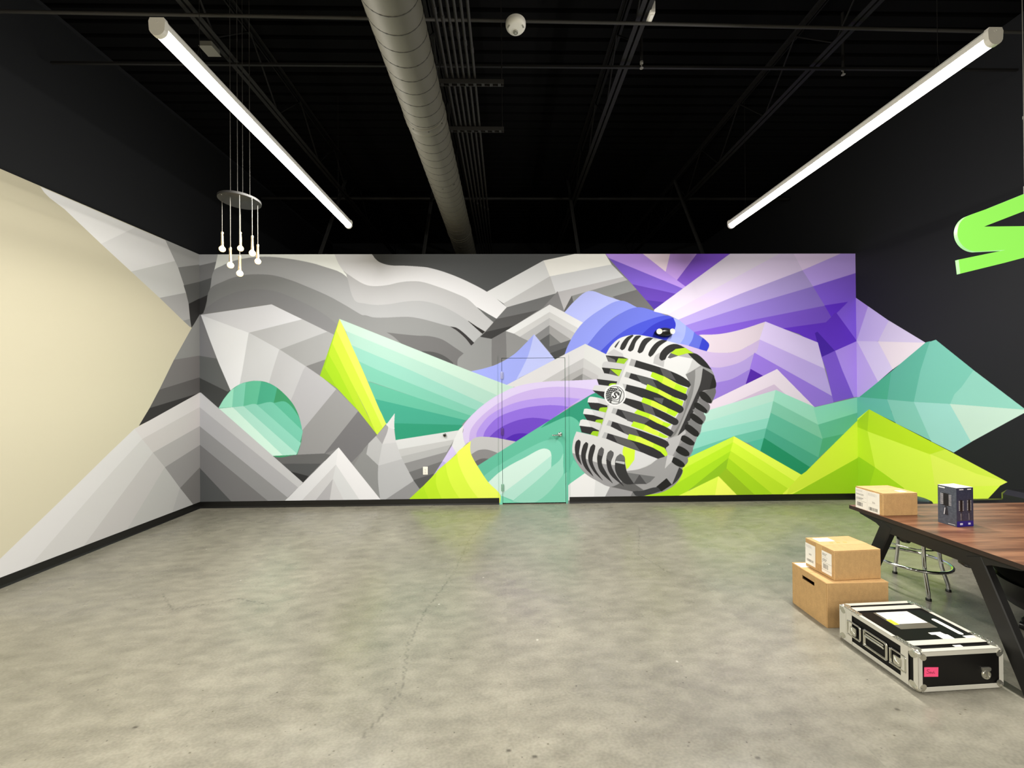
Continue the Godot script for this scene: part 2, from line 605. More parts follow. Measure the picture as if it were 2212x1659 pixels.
	am = st.commit()
	st = mb()
	bxc(st, Vector3(XR + 0.001, 0, ZB), Vector3(XR + 0.25, CE, ZF))
	quad(st, Vector3(XR, 0, DB + lw), Vector3(XR, 0, ZF), Vector3(XR, HM, ZF), Vector3(XR, HM, DB + lw), Vector3.LEFT)
	quad(st, Vector3(XR, HM, DB), Vector3(XR, HM, ZF), Vector3(XR, CE, ZF), Vector3(XR, CE, DB), Vector3.LEFT)
	st.commit(am)
	am.surface_set_material(0, mr)
	am.surface_set_material(1, M.black_wall)
	wo = MeshInstance3D.new()
	wo.name = "wall_right"
	wo.mesh = am
	add_child(wo)
	struct(wo)

	st = mb()
	bxc(st, Vector3(XL - 0.25, 0, ZF), Vector3(XR + 0.25, CE, ZF + 0.2))
	struct(build(st, "wall_front", M.grey_wall))
	st = mb()
	bxc(st, Vector3(XL - 0.25, 0, ZB - 0.2), Vector3(XR + 0.25, CE, ZB))
	struct(build(st, "wall_far", M.black_wall))

	# corrugated roof deck, ribs along x
	st = mb()
	var z := ZB
	while z < ZF:
		bxc(st, Vector3(XL - 0.25, CE, z), Vector3(XR + 0.25, CE + 0.1, z + 0.11))
		bxc(st, Vector3(XL - 0.25, CE + 0.045, z + 0.11), Vector3(XR + 0.25, CE + 0.1, z + 0.16))
		z += 0.16
	struct(build(st, "ceiling", M.black_deck))

	# black cove base
	var bh := 0.092
	for r in [["baseboard_back", XL, o0], ["baseboard_back", o1, XR]]:
		st = mb()
		cove(st, Vector3(r[1], 0, DB), Vector3(r[2], 0, DB), Vector3.BACK, bh)
		struct(build(st, r[0], M.base_vinyl))
	st = mb()
	cove(st, Vector3(XL, 0, DB), Vector3(XL, 0, ZF), Vector3.RIGHT, bh)
	struct(build(st, "baseboard_left", M.base_vinyl))
	st = mb()
	cove(st, Vector3(XR, 0, DB), Vector3(XR, 0, ZF), Vector3.LEFT, bh)
	struct(build(st, "baseboard_right", M.base_vinyl))

func bxs_uv(st: SurfaceTool, a: Vector3, b: Vector3) -> void:
	for s in [[Vector3(a.x, a.y, a.z), Vector3(b.x, a.y, a.z), Vector3(b.x, b.y, a.z), Vector3(a.x, b.y, a.z), Vector3.FORWARD], [Vector3(a.x, a.y, b.z), Vector3(b.x, a.y, b.z), Vector3(b.x, b.y, b.z), Vector3(a.x, b.y, b.z), Vector3.BACK], [Vector3(a.x, a.y, a.z), Vector3(a.x, a.y, b.z), Vector3(b.x, a.y, b.z), Vector3(b.x, a.y, a.z), Vector3.DOWN]]:
		st.set_uv2(Vector2.ZERO)
		rect_uv(st, s[0], s[1], s[2], s[3], s[4])

func mural_rect(st: SurfaceTool, x0: float, x1: float, y0: float, y1: float, z: float, o := Vector3.ZERO) -> void:
	var w := XR - XL
	rect_uv(st, Vector3(x0, y0, z) - o, Vector3(x1, y0, z) - o, Vector3(x1, y1, z) - o, Vector3(x0, y1, z) - o, Vector3.BACK, Vector2((x0 - XL) / w, 1.0 - y0 / HM), Vector2((x1 - XL) / w, 1.0 - y1 / HM))

func cove(st: SurfaceTool, a: Vector3, b: Vector3, n: Vector3, h: float) -> void:
	var prof := [Vector2(0.0, h), Vector2(0.003, h - 0.001), Vector2(0.004, 0.02), Vector2(0.007, 0.008), Vector2(0.014, 0.002), Vector2(0.014, 0.0)]
	for i in prof.size() - 1:
		var p: Vector2 = prof[i]
		var q: Vector2 = prof[i + 1]
		var t := q - p
		var nn := (n * -t.y + Vector3.UP * t.x).normalized()
		quad(st, a + n * p.x + Vector3.UP * p.y, b + n * p.x + Vector3.UP * p.y, b + n * q.x + Vector3.UP * q.y, a + n * q.x + Vector3.UP * q.y, nn)

# ---------------------------------------------------------------- overhead
func ceiling_things() -> void:
	# round spiral duct
	var dk := thing("spiral_duct", "long round grey spiral duct running under the black ceiling", "duct", Vector3(-0.72, 4.25, -3.0))
	var st := mb()
	var r := 0.187
	tube(st, [Vector3(0, 0, 8.5), Vector3(0, 0, -6.0)], r, 40)
	build(st, "duct_shell", M.galvanised, dk)
	st = mb()
	var path := []
	for i in 24 * 92:
		var a := TAU * i / 24.0
		path.append(Vector3(cos(a) * r, sin(a) * r, 6.0 - 0.13 * i / 24.0))
	tube(st, path, 0.0036, 5)
	build(st, "spiral_seam", mat("seam_dark", Color8(46, 44, 38), 0.6), dk)
	for z in [-0.55, -3.2, 2.4]:
		st = mb()
		var pr := [Vector2(r + 0.001, -0.05), Vector2(r + 0.006, -0.045), Vector2(r + 0.006, -0.036), Vector2(r + 0.002, -0.03), Vector2(r + 0.002, 0.03), Vector2(r + 0.006, 0.036), Vector2(r + 0.006, 0.045), Vector2(r + 0.001, 0.05)]
		lathe(st, pr, 40, Transform3D(Basis(Vector3.RIGHT, PI / 2), Vector3(0, 0, z)))
		var jb := build(st, "joint_band", M.galvanised, dk)
		for k in 8:
			var a := TAU * k / 8.0 + 0.2
			st = mb()
			lathe(st, [Vector2(0.005, 0), Vector2(0.004, 0.004), Vector2(0, 0.005)], 6, Transform3D(frame_of(Vector3(cos(a), sin(a), 0)), Vector3(cos(a) * (r + 0.002), sin(a) * (r + 0.002), z + 0.02)))
			build(st, "band_screw", M.black_steel, jb)
	for z in [1.05, -1.55, -4.0]:
		st = mb()
		for s in [-1, 1]:
			tube(st, [Vector3(s * r * 1.0, 0.0, z), Vector3(s * r * 0.9, 0.2, z), Vector3(s * 0.01, 0.42, z), Vector3(s * 0.008, 0.648, z)], 0.004, 6)
		tube(st, [Vector3(-r * 1.0, 0, z), Vector3(-r * 0.72, -r * 0.72, z), Vector3(0, -r * 1.01, z), Vector3(r * 0.72, -r * 0.72, z), Vector3(r * 1.0, 0, z)], 0.003, 6)
		build(st, "hanger_wire", M.black_steel, dk)

	# six parallel conduits on trapeze struts
	for i in 6:
		st = mb()
		tube(st, [Vector3(0, 0, 7.0), Vector3(0, 0, -6.0)], 0.0125, 10)
		for z in [3.1, 0.05, -2.95]:
			lathe(st, [Vector2(0.0125, -0.03), Vector2(0.016, -0.028), Vector2(0.016, 0.028), Vector2(0.0125, 0.03)], 10, Transform3D(Basis(Vector3.RIGHT, PI / 2), Vector3(0, 0, z - 0.07 * i)))
		one(st, "conduit", mat("conduit_grey", Color8(42, 40, 37), 0.6, 0.0) if i == 0 else M.conduit_grey, "thin grey steel conduit under the ceiling, number %s of six counted from the round duct" % ["one", "two", "three", "four", "five", "six"][i], "conduit", "six parallel conduits right of the duct", Vector3(-0.520 + 0.0515 * i, 4.626, -3.0))
	var zs := [-3.61, -4.27, -2.98]
	for k in 2:
		var sc := thing("strut_channel", ["slotted steel strut under the conduits, nearer the camera", "slotted steel strut under the conduits, nearer the mural wall"][k], "strut", Vector3(-0.30, 4.585, zs[k]), 0.0, "struts that carry the conduits")
		st = mb()
		bx(st, Vector3(0, 0, -0.018), Vector3(0.62, 0.04, 0.004))
		bx(st, Vector3(0, 0, 0.018), Vector3(0.62, 0.04, 0.004))
		bx(st, Vector3(0, 0.0205, 0), Vector3(0.62, 0.003, 0.036))
		for s in 8:
			bx(st, Vector3(-0.27 + s * 0.077, -0.0205, 0), Vector3(0.028, 0.003, 0.036))
		build(st, "channel", M.conduit_grey, sc)
		for s in [-0.29, 0.29]:
			st = mb()
			tube(st, [Vector3(s, -0.03, 0), Vector3(s, CE - 4.585, 0)], 0.005, 8)
			build(st, "threaded_rod", M.black_steel, sc)

	# open web steel joists
	var jx := [-2.62, -0.72, 1.21, 3.12]
	var jl := ["black open web steel joist nearest the left wall", "black open web steel joist above the round duct", "black open web steel joist just right of the conduits", "black open web steel joist nearest the right wall"]
	for i in 4:
		var j := thing("steel_joist", jl[i], "joist", Vector3(jx[i], 4.9, -2.5), 0.0, "steel joists under the roof deck")
		for s in [-1, 1]:
			st = mb()
			bx(st, Vector3(s * 0.03, 0.003, 0), Vector3(0.04, 0.006, 15))
			bx(st, Vector3(s * 0.013, 0.022, 0), Vector3(0.005, 0.04, 15))
			build(st, "bottom_chord", M.black_steel, j)
			st = mb()
			bx(st, Vector3(s * 0.03, 0.545, 0), Vector3(0.04, 0.006, 15))
			bx(st, Vector3(s * 0.013, 0.524, 0), Vector3(0.005, 0.04, 15))
			build(st, "top_chord", M.black_steel, j)
		st = mb()
		var p := []
		for k in 31:
			p.append(Vector3(0, 0.02 if k % 2 else 0.53, -7.4 + 0.49 * k))
		tube(st, p, 0.010, 6)
		build(st, "web", M.black_steel, j)

	# bridging bars and the main pipe across the joists
	st = mb()
	tube(st, [Vector3(-4.35, 0, 0.05), Vector3(1.0, 0, 0.0), Vector3(5.2, 0, -0.06)], 0.013, 10)
	one(st, "sprinkler_pipe", M.conduit_grey, "black painted pipe crossing under the joists behind the ceiling alarm", "pipe", "", Vector3(0, 4.862, -3.292))
	st = mb()
	bx(st, Vector3.ZERO, Vector3(9.5, 0.02, 0.02))
	one(st, "bridging_bar", M.black_steel, "dark square bar crossing the joists halfway to the mural wall", "bar", "", Vector3(0.42, 4.86, -3.75))
	st = mb()
	tube(st, [Vector3(-4.3, 0, 0), Vector3(5.2, 0, 0)], 0.03, 10)
	one(st, "far_pipe", M.black_steel, "faint dark pipe crossing above and beyond the mural wall", "pipe", "", Vector3(0, 5.1, -6.9))

	# sprinkler heads
	for k in 2:
		var h := thing("fire_sprinkler", ["small sprinkler head between the middle joist and the right strip light", "small sprinkler head right of the rightmost joist"][k], "sprinkler", [Vector3(1.36, 4.85, -3.72), Vector3(3.42, 4.85, -3.78)][k], 0.0, "sprinkler heads")
		st = mb()
		tube(st, [Vector3(0, 0.6, 0), Vector3(0, 0.03, 0)], 0.014, 8)
		build(st, "drop_pipe", M.black_steel, h)
		st = mb()
		lathe(st, [Vector2(0, 0.04), Vector2(0.016, 0.04), Vector2(0.016, 0.02), Vector2(0.006, 0.015), Vector2(0.006, -0.02), Vector2(0.018, -0.022), Vector2(0.018, -0.025), Vector2(0, -0.026)], 12)
		build(st, "head", M.cable_grey, h)

	# alarm on the ceiling
	var al := thing("ceiling_alarm", "round white ceiling alarm with strobe lens beside the conduits", "alarm", Vector3(0.114, 4.80, -3.26))
	st = mb()
	lathe(st, [Vector2(0, -0.028), Vector2(0.055, -0.028), Vector2(0.072, -0.024), Vector2(0.083, -0.010), Vector2(0.086, 0.0), Vector2(0.086, 0.02), Vector2(0, 0.02)], 40)
	build(st, "alarm_body", M.white_plastic, al)
	st = mb()
	bxc(st, Vector3(-0.04, 0.02, -0.045), Vector3(0.04, 0.048, 0.045), 0.004)
	build(st, "back_box", M.black_steel, al)
	st = mb()
	lathe(st, [Vector2(0.021, -0.028), Vector2(0.021, -0.036), Vector2(0.017, -0.038), Vector2(0.0165, -0.030), Vector2(0.012, -0.030), Vector2(0.010, -0.040), Vector2(0, -0.042)], 20, Transform3D(Basis.IDENTITY, Vector3(0, 0, -0.028)))
	build(st, "strobe_lens", mat("lens_grey", Color8(170, 170, 160), 0.2), al)
	for s in 2:
		var tm := TextMesh.new()
		var fnt := SystemFont.new()
		fnt.font_names = PackedStringArray(["Droid Sans"])
		tm.font = fnt
		tm.text = "FIRE"
		tm.font_size = 16
		tm.pixel_size = 0.0011
		tm.depth = 0.0006
		var o := MeshInstance3D.new()
		o.name = "lettering"
		o.mesh = tm
		o.material_override = M.ink
		o.position = Vector3(-0.060 if s == 0 else 0.060, -0.0275, 0.022)
		o.basis = Basis(Vector3.UP, -1.1 if s == 0 else 1.1) * Basis(Vector3.RIGHT, PI / 2)
		al.add_child(o, true)

	# small boxes clipped to the joists
	st = mb()
	bx(st, Vector3.ZERO, Vector3(0.045, 0.11, 0.10), 0.006)
	bx(st, Vector3(0, -0.058, 0), Vector3(0.03, 0.008, 0.07), 0.002)
	one(st, "junction_box", M.white_enamel, "small white box clipped to the side of the middle joist", "junction box", "", Vector3(1.275, 4.93, -3.26))
	st = mb()
	bx(st, Vector3.ZERO, Vector3(0.11, 0.05, 0.11), 0.006)
	bx(st, Vector3(0, -0.027, 0), Vector3(0.12, 0.004, 0.12), 0.001)
	one(st, "cover_box", mat("box_grey", Color8(110, 108, 100), 0.5), "square grey junction box beside the left strip light", "junction box", "", Vector3(-2.70, 4.865, -3.58))

	# braces behind the top of the partition
	var bl := ["far left", "near the duct", "right of the duct", "far right"]
	var bxp := [-2.80, -1.24, 1.13, 3.06]
	for k in 4:
		st = mb()
		var a := Vector3(0, 0, 0)
		var b := Vector3(0, 1.72, -1.0)
		var f := frame_of(b - a)
		bx(st, (a + b) / 2, Vector3(0.006, (b - a).length(), 0.05), 0.0, f)
		bx(st, (a + b) / 2 + f.x * 0.02, Vector3(0.04, (b - a).length(), 0.005), 0.0, f)
		one(st, "wall_brace", mat("brace_grey", Color8(34, 34, 33), 0.6) if k == 0 else M.brace_grey, "dark steel brace rising behind the mural wall, %s" % bl[k], "brace", "braces behind the mural wall", Vector3(bxp[k], HM + 0.01, DB - 0.2))

# ---------------------------------------------------------------- lamps
func strip_light(label: String, x: float, z0: float, z1: float, at_ceiling: float) -> void:
	var L := z1 - z0
	var t := thing("strip_light", label, "strip light", Vector3(x, 3.6, (z0 + z1) / 2), 0.0, "hanging strip lights")
	# housing: folded steel channel
	var st := mb()
	var prof := PackedVector2Array([Vector2(-0.040, 0.012), Vector2(-0.040, 0.042), Vector2(-0.030, 0.058), Vector2(0.030, 0.058), Vector2(0.040, 0.042), Vector2(0.040, 0.012)])
	prism(st, prof, L - 0.04, Transform3D(Basis.IDENTITY, Vector3(0, 0, -L / 2 + 0.02)))
	build(st, "housing", M.white_enamel, t)
	# frosted wrap lens
	st = mb()
	var pts := []
	for k in 13:
		var a := PI * k / 12.0
		pts.append(Vector2(cos(a) * 0.037, 0.010 - sin(a) * 0.040))
	for k in 12:
		var p: Vector2 = pts[k]
		var q: Vector2 = pts[k + 1]
		var np := Vector3(p.x, p.y - 0.010, 0).normalized()
		var nq := Vector3(q.x, q.y - 0.010, 0).normalized()
		var h := L / 2 - 0.022
		_sm(st, Vector3(p.x, p.y, -h), Vector3(q.x, q.y, -h), Vector3(q.x, q.y, h), np, nq, nq)
		_sm(st, Vector3(p.x, p.y, -h), Vector3(q.x, q.y, h), Vector3(p.x, p.y, h), np, nq, np)
	build(st, "lens", M.lens_glow, t)
	for s in [-1, 1]:
		st = mb()
		var cp := PackedVector2Array([Vector2(0.041, 0.010), Vector2(0.043, 0.042), Vector2(0.036, 0.060), Vector2(-0.036, 0.060), Vector2(-0.043, 0.042), Vector2(-0.041, 0.010)])
		for k in range(1, 9):
			var a := PI + PI * k / 9.0
			cp.append(Vector2(cos(a) * 0.042, 0.010 + sin(a) * 0.045))
		prism(st, cp, 0.022, Transform3D(Basis.IDENTITY, Vector3(0, 0, s * (L / 2 - 0.011) - 0.011)))
		var cap := build(st, "end_cap", M.white_plastic, t)
		st = mb()
		lathe(st, [Vector2(0.006, 0), Vector2(0.006, 0.001), Vector2(0.009, 0.001), Vector2(0.009, 0)], 12, Transform3D(Basis(Vector3.RIGHT, PI / 2 * s), Vector3(0.0, 0.040, s * L / 2)))
		build(st, "knockout", M.white_enamel, cap)
		var zz: float = s * (L / 2 - 0.28)
		st = mb()
		tube(st, [Vector3(-0.02, 0.058, zz), Vector3(0.0, 0.16, zz), Vector3(0.02, 0.058, zz)], 0.0018, 5)
		tube(st, [Vector3(0, 0.16, zz), Vector3(0, at_ceiling - 3.6, zz)], 0.0015, 5)
		build(st, "hanging_wire", M.black_steel, t)
	# the light of the lens: one face down, two to the sides
	for a in [[0.0, LAMP_DOWN, 0.06], [-68.0, LAMP_SIDE, 0.04], [68.0, LAMP_SIDE, 0.04]]:
		var l := AreaLight3D.new()
		l.name = "lens_light"
		l.area_size = Vector2(a[2], L - 0.06)
		l.light_color = LAMP_COLOR
		l.light_energy = a[1]
		l.shadow_enabled = true
		var d := Vector3(sin(deg_to_rad(a[0])), -cos(deg_to_rad(a[0])), 0)
		l.basis = Basis(Vector3(0, 0, 1).cross(-d) * -1.0, Vector3(0, 0, 1), -d).orthonormalized()
		if l.basis.determinant() < 0:
			l.basis.x = -l.basis.x
		l.position = Vector3(0, 0.010, 0) + d * 0.050
		l.set("area_range", 20.0)
		t.add_child(l, true)

func lamps() -> void:
	strip_light("long white glowing strip light above the left of the room", -1.80, -4.488, -2.024, 4.9)
	strip_light("long white glowing strip light above the right of the room", 2.686, -4.488, -2.033, 4.9)
	strip_light("long white strip light just behind the camera on the left", -1.78, 0.0, 2.45, 4.9)
	strip_light("long white strip light just behind the camera on the right", 2.65, 0.0, 2.45, 4.9)
	strip_light("added unseen strip light far behind the camera on the left, evening the wall light", -1.77, 4.4, 6.85, 4.9)  # unseen third row, added to even out the light on the mural
	strip_light("added unseen strip light far behind the camera on the right, evening the wall light", 2.63, 4.4, 6.85, 4.9)

	# cluster pendant
	var pl := thing("pendant_lamp", "pendant lamp with dark round plate and six small hanging bulbs", "pendant lamp", Vector3(-2.447, 3.466, -3.6))
	var st := mb()
	lathe(st, [Vector2(0, -0.012), Vector2(0.165, -0.012), Vector2(0.169, -0.010), Vector2(0.169, 0.010), Vector2(0.165, 0.012), Vector2(0, 0.012)], 48)
	var pd := build(st, "round_plate", M.dark_disc, pl)
	for a in [0.4, 2.0, 3.6, 5.2]:
		st = mb()
		lathe(st, [Vector2(0.004, -0.012), Vector2(0.004, -0.016), Vector2(0, -0.017)], 8, Transform3D(Basis.IDENTITY, Vector3(cos(a) * 0.155, 0, sin(a) * 0.155)))
		build(st, "plate_screw", M.satin_steel, pd)
	st = mb()
	lathe(st, [Vector2(0, CE - 3.466), Vector2(0.06, CE - 3.466), Vector2(0.06, CE - 3.496), Vector2(0, CE - 3.50)], 24)
	build(st, "ceiling_canopy", M.black_steel, pl)
	for p in [Vector3(-0.10, 0, -0.02), Vector3(-0.02, 0, -0.07), Vector3(0.02, 0, 0.06), Vector3(0.105, 0, 0.02)]:
		st = mb()
		tube(st, [p, p + Vector3(0, 0.03, 0)], 0.005, 6)
		tube(st, [p, Vector3(p.x, CE - 3.49, p.z)], 0.0028, 6)
		build(st, "support_cable", M.cable_dark, pl)
	# drop: x, depth, bulb height
	for b in [[-0.148, 0.02, 3.011], [-0.017, 0.10, 2.836], [0.086, 0.13, 2.752], [-0.077, -0.12, 3.066], [0.158, 0.07, 2.955], [0.125, -0.06, 2.922]]:
		var y: float = b[2] - 3.466
		var o := Vector3(b[0], 0, b[1])
		st = mb()
		tube(st, [o + Vector3(0, -0.012, 0), o + Vector3(0, y + 0.15, 0)], 0.0026, 6)
		var cord := build(st, "bulb_cord", M.cable_grey, pl)
		st = mb()
		lathe(st, [Vector2(0, 0.158), Vector2(0.009, 0.155), Vector2(0.012, 0.145), Vector2(0.010, 0.135), Vector2(0.0095, 0.13), Vector2(0.012, 0.03), Vector2(0.013, 0.028), Vector2(0.013, 0.022), Vector2(0, 0.022)], 14, Transform3D(Basis.IDENTITY, o + Vector3(0, y, 0)))
		build(st, "socket_tube", M.socket_brass, cord)
		st = mb()
		lathe(st, [Vector2(0, 0.024), Vector2(0.010, 0.024), Vector2(0.020, 0.014), Vector2(0.027, 0.0), Vector2(0.024, -0.016), Vector2(0.014, -0.027), Vector2(0, -0.031)], 16, Transform3D(Basis.IDENTITY, o + Vector3(0, y, 0)))
		build(st, "bulb", M.bulb_glow, cord)
		var l := OmniLight3D.new()
		l.name = "bulb_light"
		l.position = o + Vector3(0, y, 0)
		l.light_color = Color(1.0, 0.84, 0.6)
		l.light_energy = 0.018
		l.light_size = 0.012
		l.omni_range = 20.0
		l.omni_attenuation = 2.0
		l.shadow_enabled = true
		cord.add_child(l, true)

	# hanging green sign: a wide slanted letter S
	var sg := thing("hanging_sign", "glowing green letter S sign hanging from a wire", "sign", Vector3(4.09, 2.9, -3.0))
	var c := PackedVector2Array()
	# outline in metres round the sign's middle, seen from the front
	for p in [[0.70, 0.50], [0.66, 0.62], [0.128, 0.352], [-0.22, 0.215], [-0.335, 0.175]]:
		c.append(Vector2(p[0], p[1]))
	for k in range(1, 22):
		var a := deg_to_rad(112.0 + 7.33 * k)
		c.append(Vector2(-0.318 + cos(a) * 0.160, 0.020 + sin(a) * 0.150))
	for p in [[-0.085, -0.118], [-0.47, -0.195], [-0.458, -0.307], [-0.10, -0.222], [0.20, -0.145], [0.35, -0.09]]:
		c.append(Vector2(p[0], p[1]))
	for k in range(1, 21):
		var a := deg_to_rad(-62.0 + 7.2 * k)
		c.append(Vector2(0.30 + cos(a) * 0.155, 0.045 + sin(a) * 0.150))
	for p in [[0.10, 0.072], [-0.262, 0.068], [0.128, 0.215]]:
		c.append(Vector2(p[0], p[1]))
	st = mb()
	prism(st, c, 0.003, Transform3D(Basis.IDENTITY, Vector3(0, 0, 0.010)))
	var face := build(st, "sign_face", M.sign_green, sg)
	st = mb()
	prism(st, c, 0.022, Transform3D(Basis.IDENTITY, Vector3(0, 0, -0.0125)))
	build(st, "sign_edge", M.sign_edge, face)
	for x in [0.095, 0.55]:
		st = mb()
		var ty: float = 0.338 if x < 0.2 else 0.56
		tube(st, [Vector3(x, ty, 0), Vector3(x, ty + 0.06, 0)], 0.008, 8)
		tube(st, [Vector3(x, ty + 0.06, 0), Vector3(x, ty + 0.60, 0)], 0.004, 8)
		tube(st, [Vector3(x, ty + 0.60, 0), Vector3(x, ty + 0.625, 0)], 0.008, 8)
		tube(st, [Vector3(x, ty + 0.62, 0), Vector3(x, CE - 2.9, 0)], 0.003, 6)
		build(st, "sign_wire", M.cable_grey, sg)
	var l2 := AreaLight3D.new()
	l2.name = "sign_light"
	l2.area_size = Vector2(0.8, 0.5)
	l2.light_color = Color8(160, 250, 96)
	l2.light_energy = 0.35
	l2.shadow_enabled = true
	l2.position = Vector3(0.05, 0.02, 0.06)
	l2.rotation.y = PI
	l2.set("area_range", 20.0)
	sg.add_child(l2, true)

# ---------------------------------------------------------------- things on the walls
func wall_things() -> void:
	var em := thing("emergency_light", "black oval emergency light with two white lamps above the microphone", "emergency light", Vector3(2.342, 2.497, DB))
	var st := mb()
	var xf := Transform3D(Basis(Vector3.RIGHT, PI / 2).scaled_local(Vector3(1, 1, 1)), Vector3.ZERO)
	var prof := PackedVector2Array()
	for k in 28:
		var a := TAU * k / 28.0
		prof.append(Vector2(cos(a) * 0.134, sin(a) * 0.064))
	prism(st, prof, 0.045)
	build(st, "back_housing", M.black_plastic, em)
	st = mb()
	var body := []
	for k in 9:
		var t := -0.115 + 0.23 * k / 8.0
		body.append(Vector2(0.058 * sqrt(maxf(0.02, 1.0 - pow(t / 0.12, 2) * 0.8)), t))
	lathe(st, body, 20, Transform3D(Basis(Vector3.FORWARD, PI / 2), Vector3(0, 0, 0.045)))
	build(st, "front_housing", M.black_plastic, em)
	for s in [-1, 1]:
		st = mb()
		lathe(st, [Vector2(0, 0.0), Vector2(0.034, 0.0), Vector2(0.040, 0.03), Vector2(0.040, 0.048), Vector2(0.036, 0.050), Vector2(0.033, 0.046)], 22, Transform3D(Basis(Vector3.RIGHT, PI / 2) * Basis(Vector3.FORWARD, 0.25 * s), Vector3(s * 0.086, 0.004, 0.05)))
		var lh := build(st, "lamp_head", M.white_plastic, em)
		st = mb()
		lathe(st, [Vector2(0.033, 0.045), Vector2(0.02, 0.040), Vector2(0, 0.038)], 22, Transform3D(Basis(Vector3.RIGHT, PI / 2) * Basis(Vector3.FORWARD, 0.25 * s), Vector3(s * 0.086, 0.004, 0.05)))
		build(st, "lamp_lens", mat("lamp_lens", Color8(236, 230, 200), 0.15) if s == -1 else M.lamp_lens, lh)

	# duplex outlet
	var ou := thing("wall_outlet", "white double power outlet low on the mural wall", "outlet", Vector3(-1.168, 0.502, DB))
	st = mb()
	bx(st, Vector3(0, 0, 0.003), Vector3(0.070, 0.115, 0.006), 0.002)
	var pt := build(st, "cover_plate", M.white_plastic, ou)
	for s in [-1, 1]:
		st = mb()
		prism(st, rounded(0.034, 0.028, 0.009), 0.004, Transform3D(Basis.IDENTITY, Vector3(0, s * 0.021, 0.0055)))
		var rc := build(st, "receptacle", M.white_plastic, ou)
		st = mb()
		for k in [-1, 1]:
			bx(st, Vector3(k * 0.006, s * 0.021 + 0.003, 0.0095), Vector3(0.0022, 0.009, 0.001))
		bx(st, Vector3(0, s * 0.021 - 0.008, 0.0095), Vector3(0.005, 0.005, 0.001))
		build(st, "slots", M.ink, rc)
	st = mb()
	lathe(st, [Vector2(0.003, 0.006), Vector2(0.002, 0.0075), Vector2(0, 0.008)], 8, Transform3D(Basis(Vector3.RIGHT, PI / 2), Vector3.ZERO))
	build(st, "plate_screw", M.satin_steel, pt)

	# wall bumper for the lever
	var bp := thing("wall_bumper", "small round chrome bumper on the white band of the mural", "bumper", Vector3(-0.882, 1.016, DB))
	st = mb()
	lathe(st, [Vector2(0, 0), Vector2(0.026, 0), Vector2(0.028, 0.006), Vector2(0.025, 0.020), Vector2(0.018, 0.024), Vector2(0.016, 0.020)], 20, Transform3D(Basis(Vector3.RIGHT, PI / 2), Vector3.ZERO))
	build(st, "bumper_cup", M.satin_steel, bp)
	st = mb()
	lathe(st, [Vector2(0.016, 0.018), Vector2(0.012, 0.026), Vector2(0, 0.028)], 16, Transform3D(Basis(Vector3.RIGHT, PI / 2), Vector3.ZERO))
	build(st, "rubber_tip", M.black_plastic, bp)

# ---------------------------------------------------------------- printed paper
func label_image(w: int, h: int, sd: int, style: int) -> Image:
	var im := Image.create(w, h, false, Image.FORMAT_RGB8)
	im.fill(Color8(240, 236, 228))
	var r := RandomNumberGenerator.new()
	r.seed = sd
	var ink := Color8(70, 66, 64)
	var pale := Color8(186, 182, 176)
	var lines := func(x0: int, y0: int, ww: int, rows: int, c: Color, th: int) -> void:
		for k in rows:
			var x := x0
			while x < x0 + ww * r.randf_range(0.6, 1.0):
				var q := r.randi_range(3, 11)
				im.fill_rect(Rect2i(x, y0 + k * th * 2, q, th), c)
				x += q + r.randi_range(2, 4)
	var bars := func(x0: int, y0: int, ww: int, hh: int) -> void:
		var x := x0
		while x < x0 + ww:
			var q := r.randi_range(1, 4)
			im.fill_rect(Rect2i(x, y0, q, hh), ink)
			x += q + r.randi_range(1, 4)
	if style == 0:        # shipping label in two halves (table box)
		lines.call(10, 14, int(w * 0.36), 4, pale, 3)
		lines.call(10, 58, int(w * 0.40), 2, ink, 5)
		im.fill_rect(Rect2i(4, 92, int(w * 0.46), 2), pale)
		lines.call(10, 104, int(w * 0.30), 2, ink, 7)
		im.fill_rect(Rect2i(4, 140, int(w * 0.46), 2), ink)
		bars.call(22, 156, int(w * 0.24), 46)
		im.fill_rect(Rect2i(w / 2, 4, 2, h - 8), pale)
		lines.call(w / 2 + 14, 20, int(w * 0.4), 5, pale, 3)
		lines.call(int(w * 0.72), 110, 34, 2, ink, 5)
		im.fill_rect(Rect2i(w / 2 + 8, 136, int(w * 0.44), 1), pale)
		bars.call(int(w * 0.56), 176, int(w * 0.36), 36)
	elif style == 1:      # product label with a small barcode
		lines.call(12, 18, int(w * 0.7), 5, pale, 3)
		lines.call(int(w * 0.38), int(h * 0.46), 36, 2, ink, 5)
		bars.call(int(w * 0.16), int(h * 0.74), int(w * 0.66), int(h * 0.12))
	elif style == 2:      # delivery label
		lines.call(12, 24, int(w * 0.55), 3, ink, 5)
		lines.call(12, 62, int(w * 0.7), 2, pale, 3)
		lines.call(12, int(h * 0.36), int(w * 0.5), 2, ink, 8)
		im.fill_rect(Rect2i(0, int(h * 0.52), w, 2), ink)
		bars.call(int(w * 0.15), int(h * 0.58), int(w * 0.5), int(h * 0.22))
		im.fill_rect(Rect2i(0, int(h * 0.86), w, 2), ink)
	else:                 # document on the case
		lines.call(int(w * 0.30), int(h * 0.30), int(w * 0.5), 2, Color8(150, 150, 148), 4)
		lines.call(int(w * 0.30), int(h * 0.46), int(w * 0.4), 4, Color8(120, 120, 118), 6)
		lines.call(int(w * 0.55), int(h * 0.22), int(w * 0.25), 2, ink, 5)
	return im

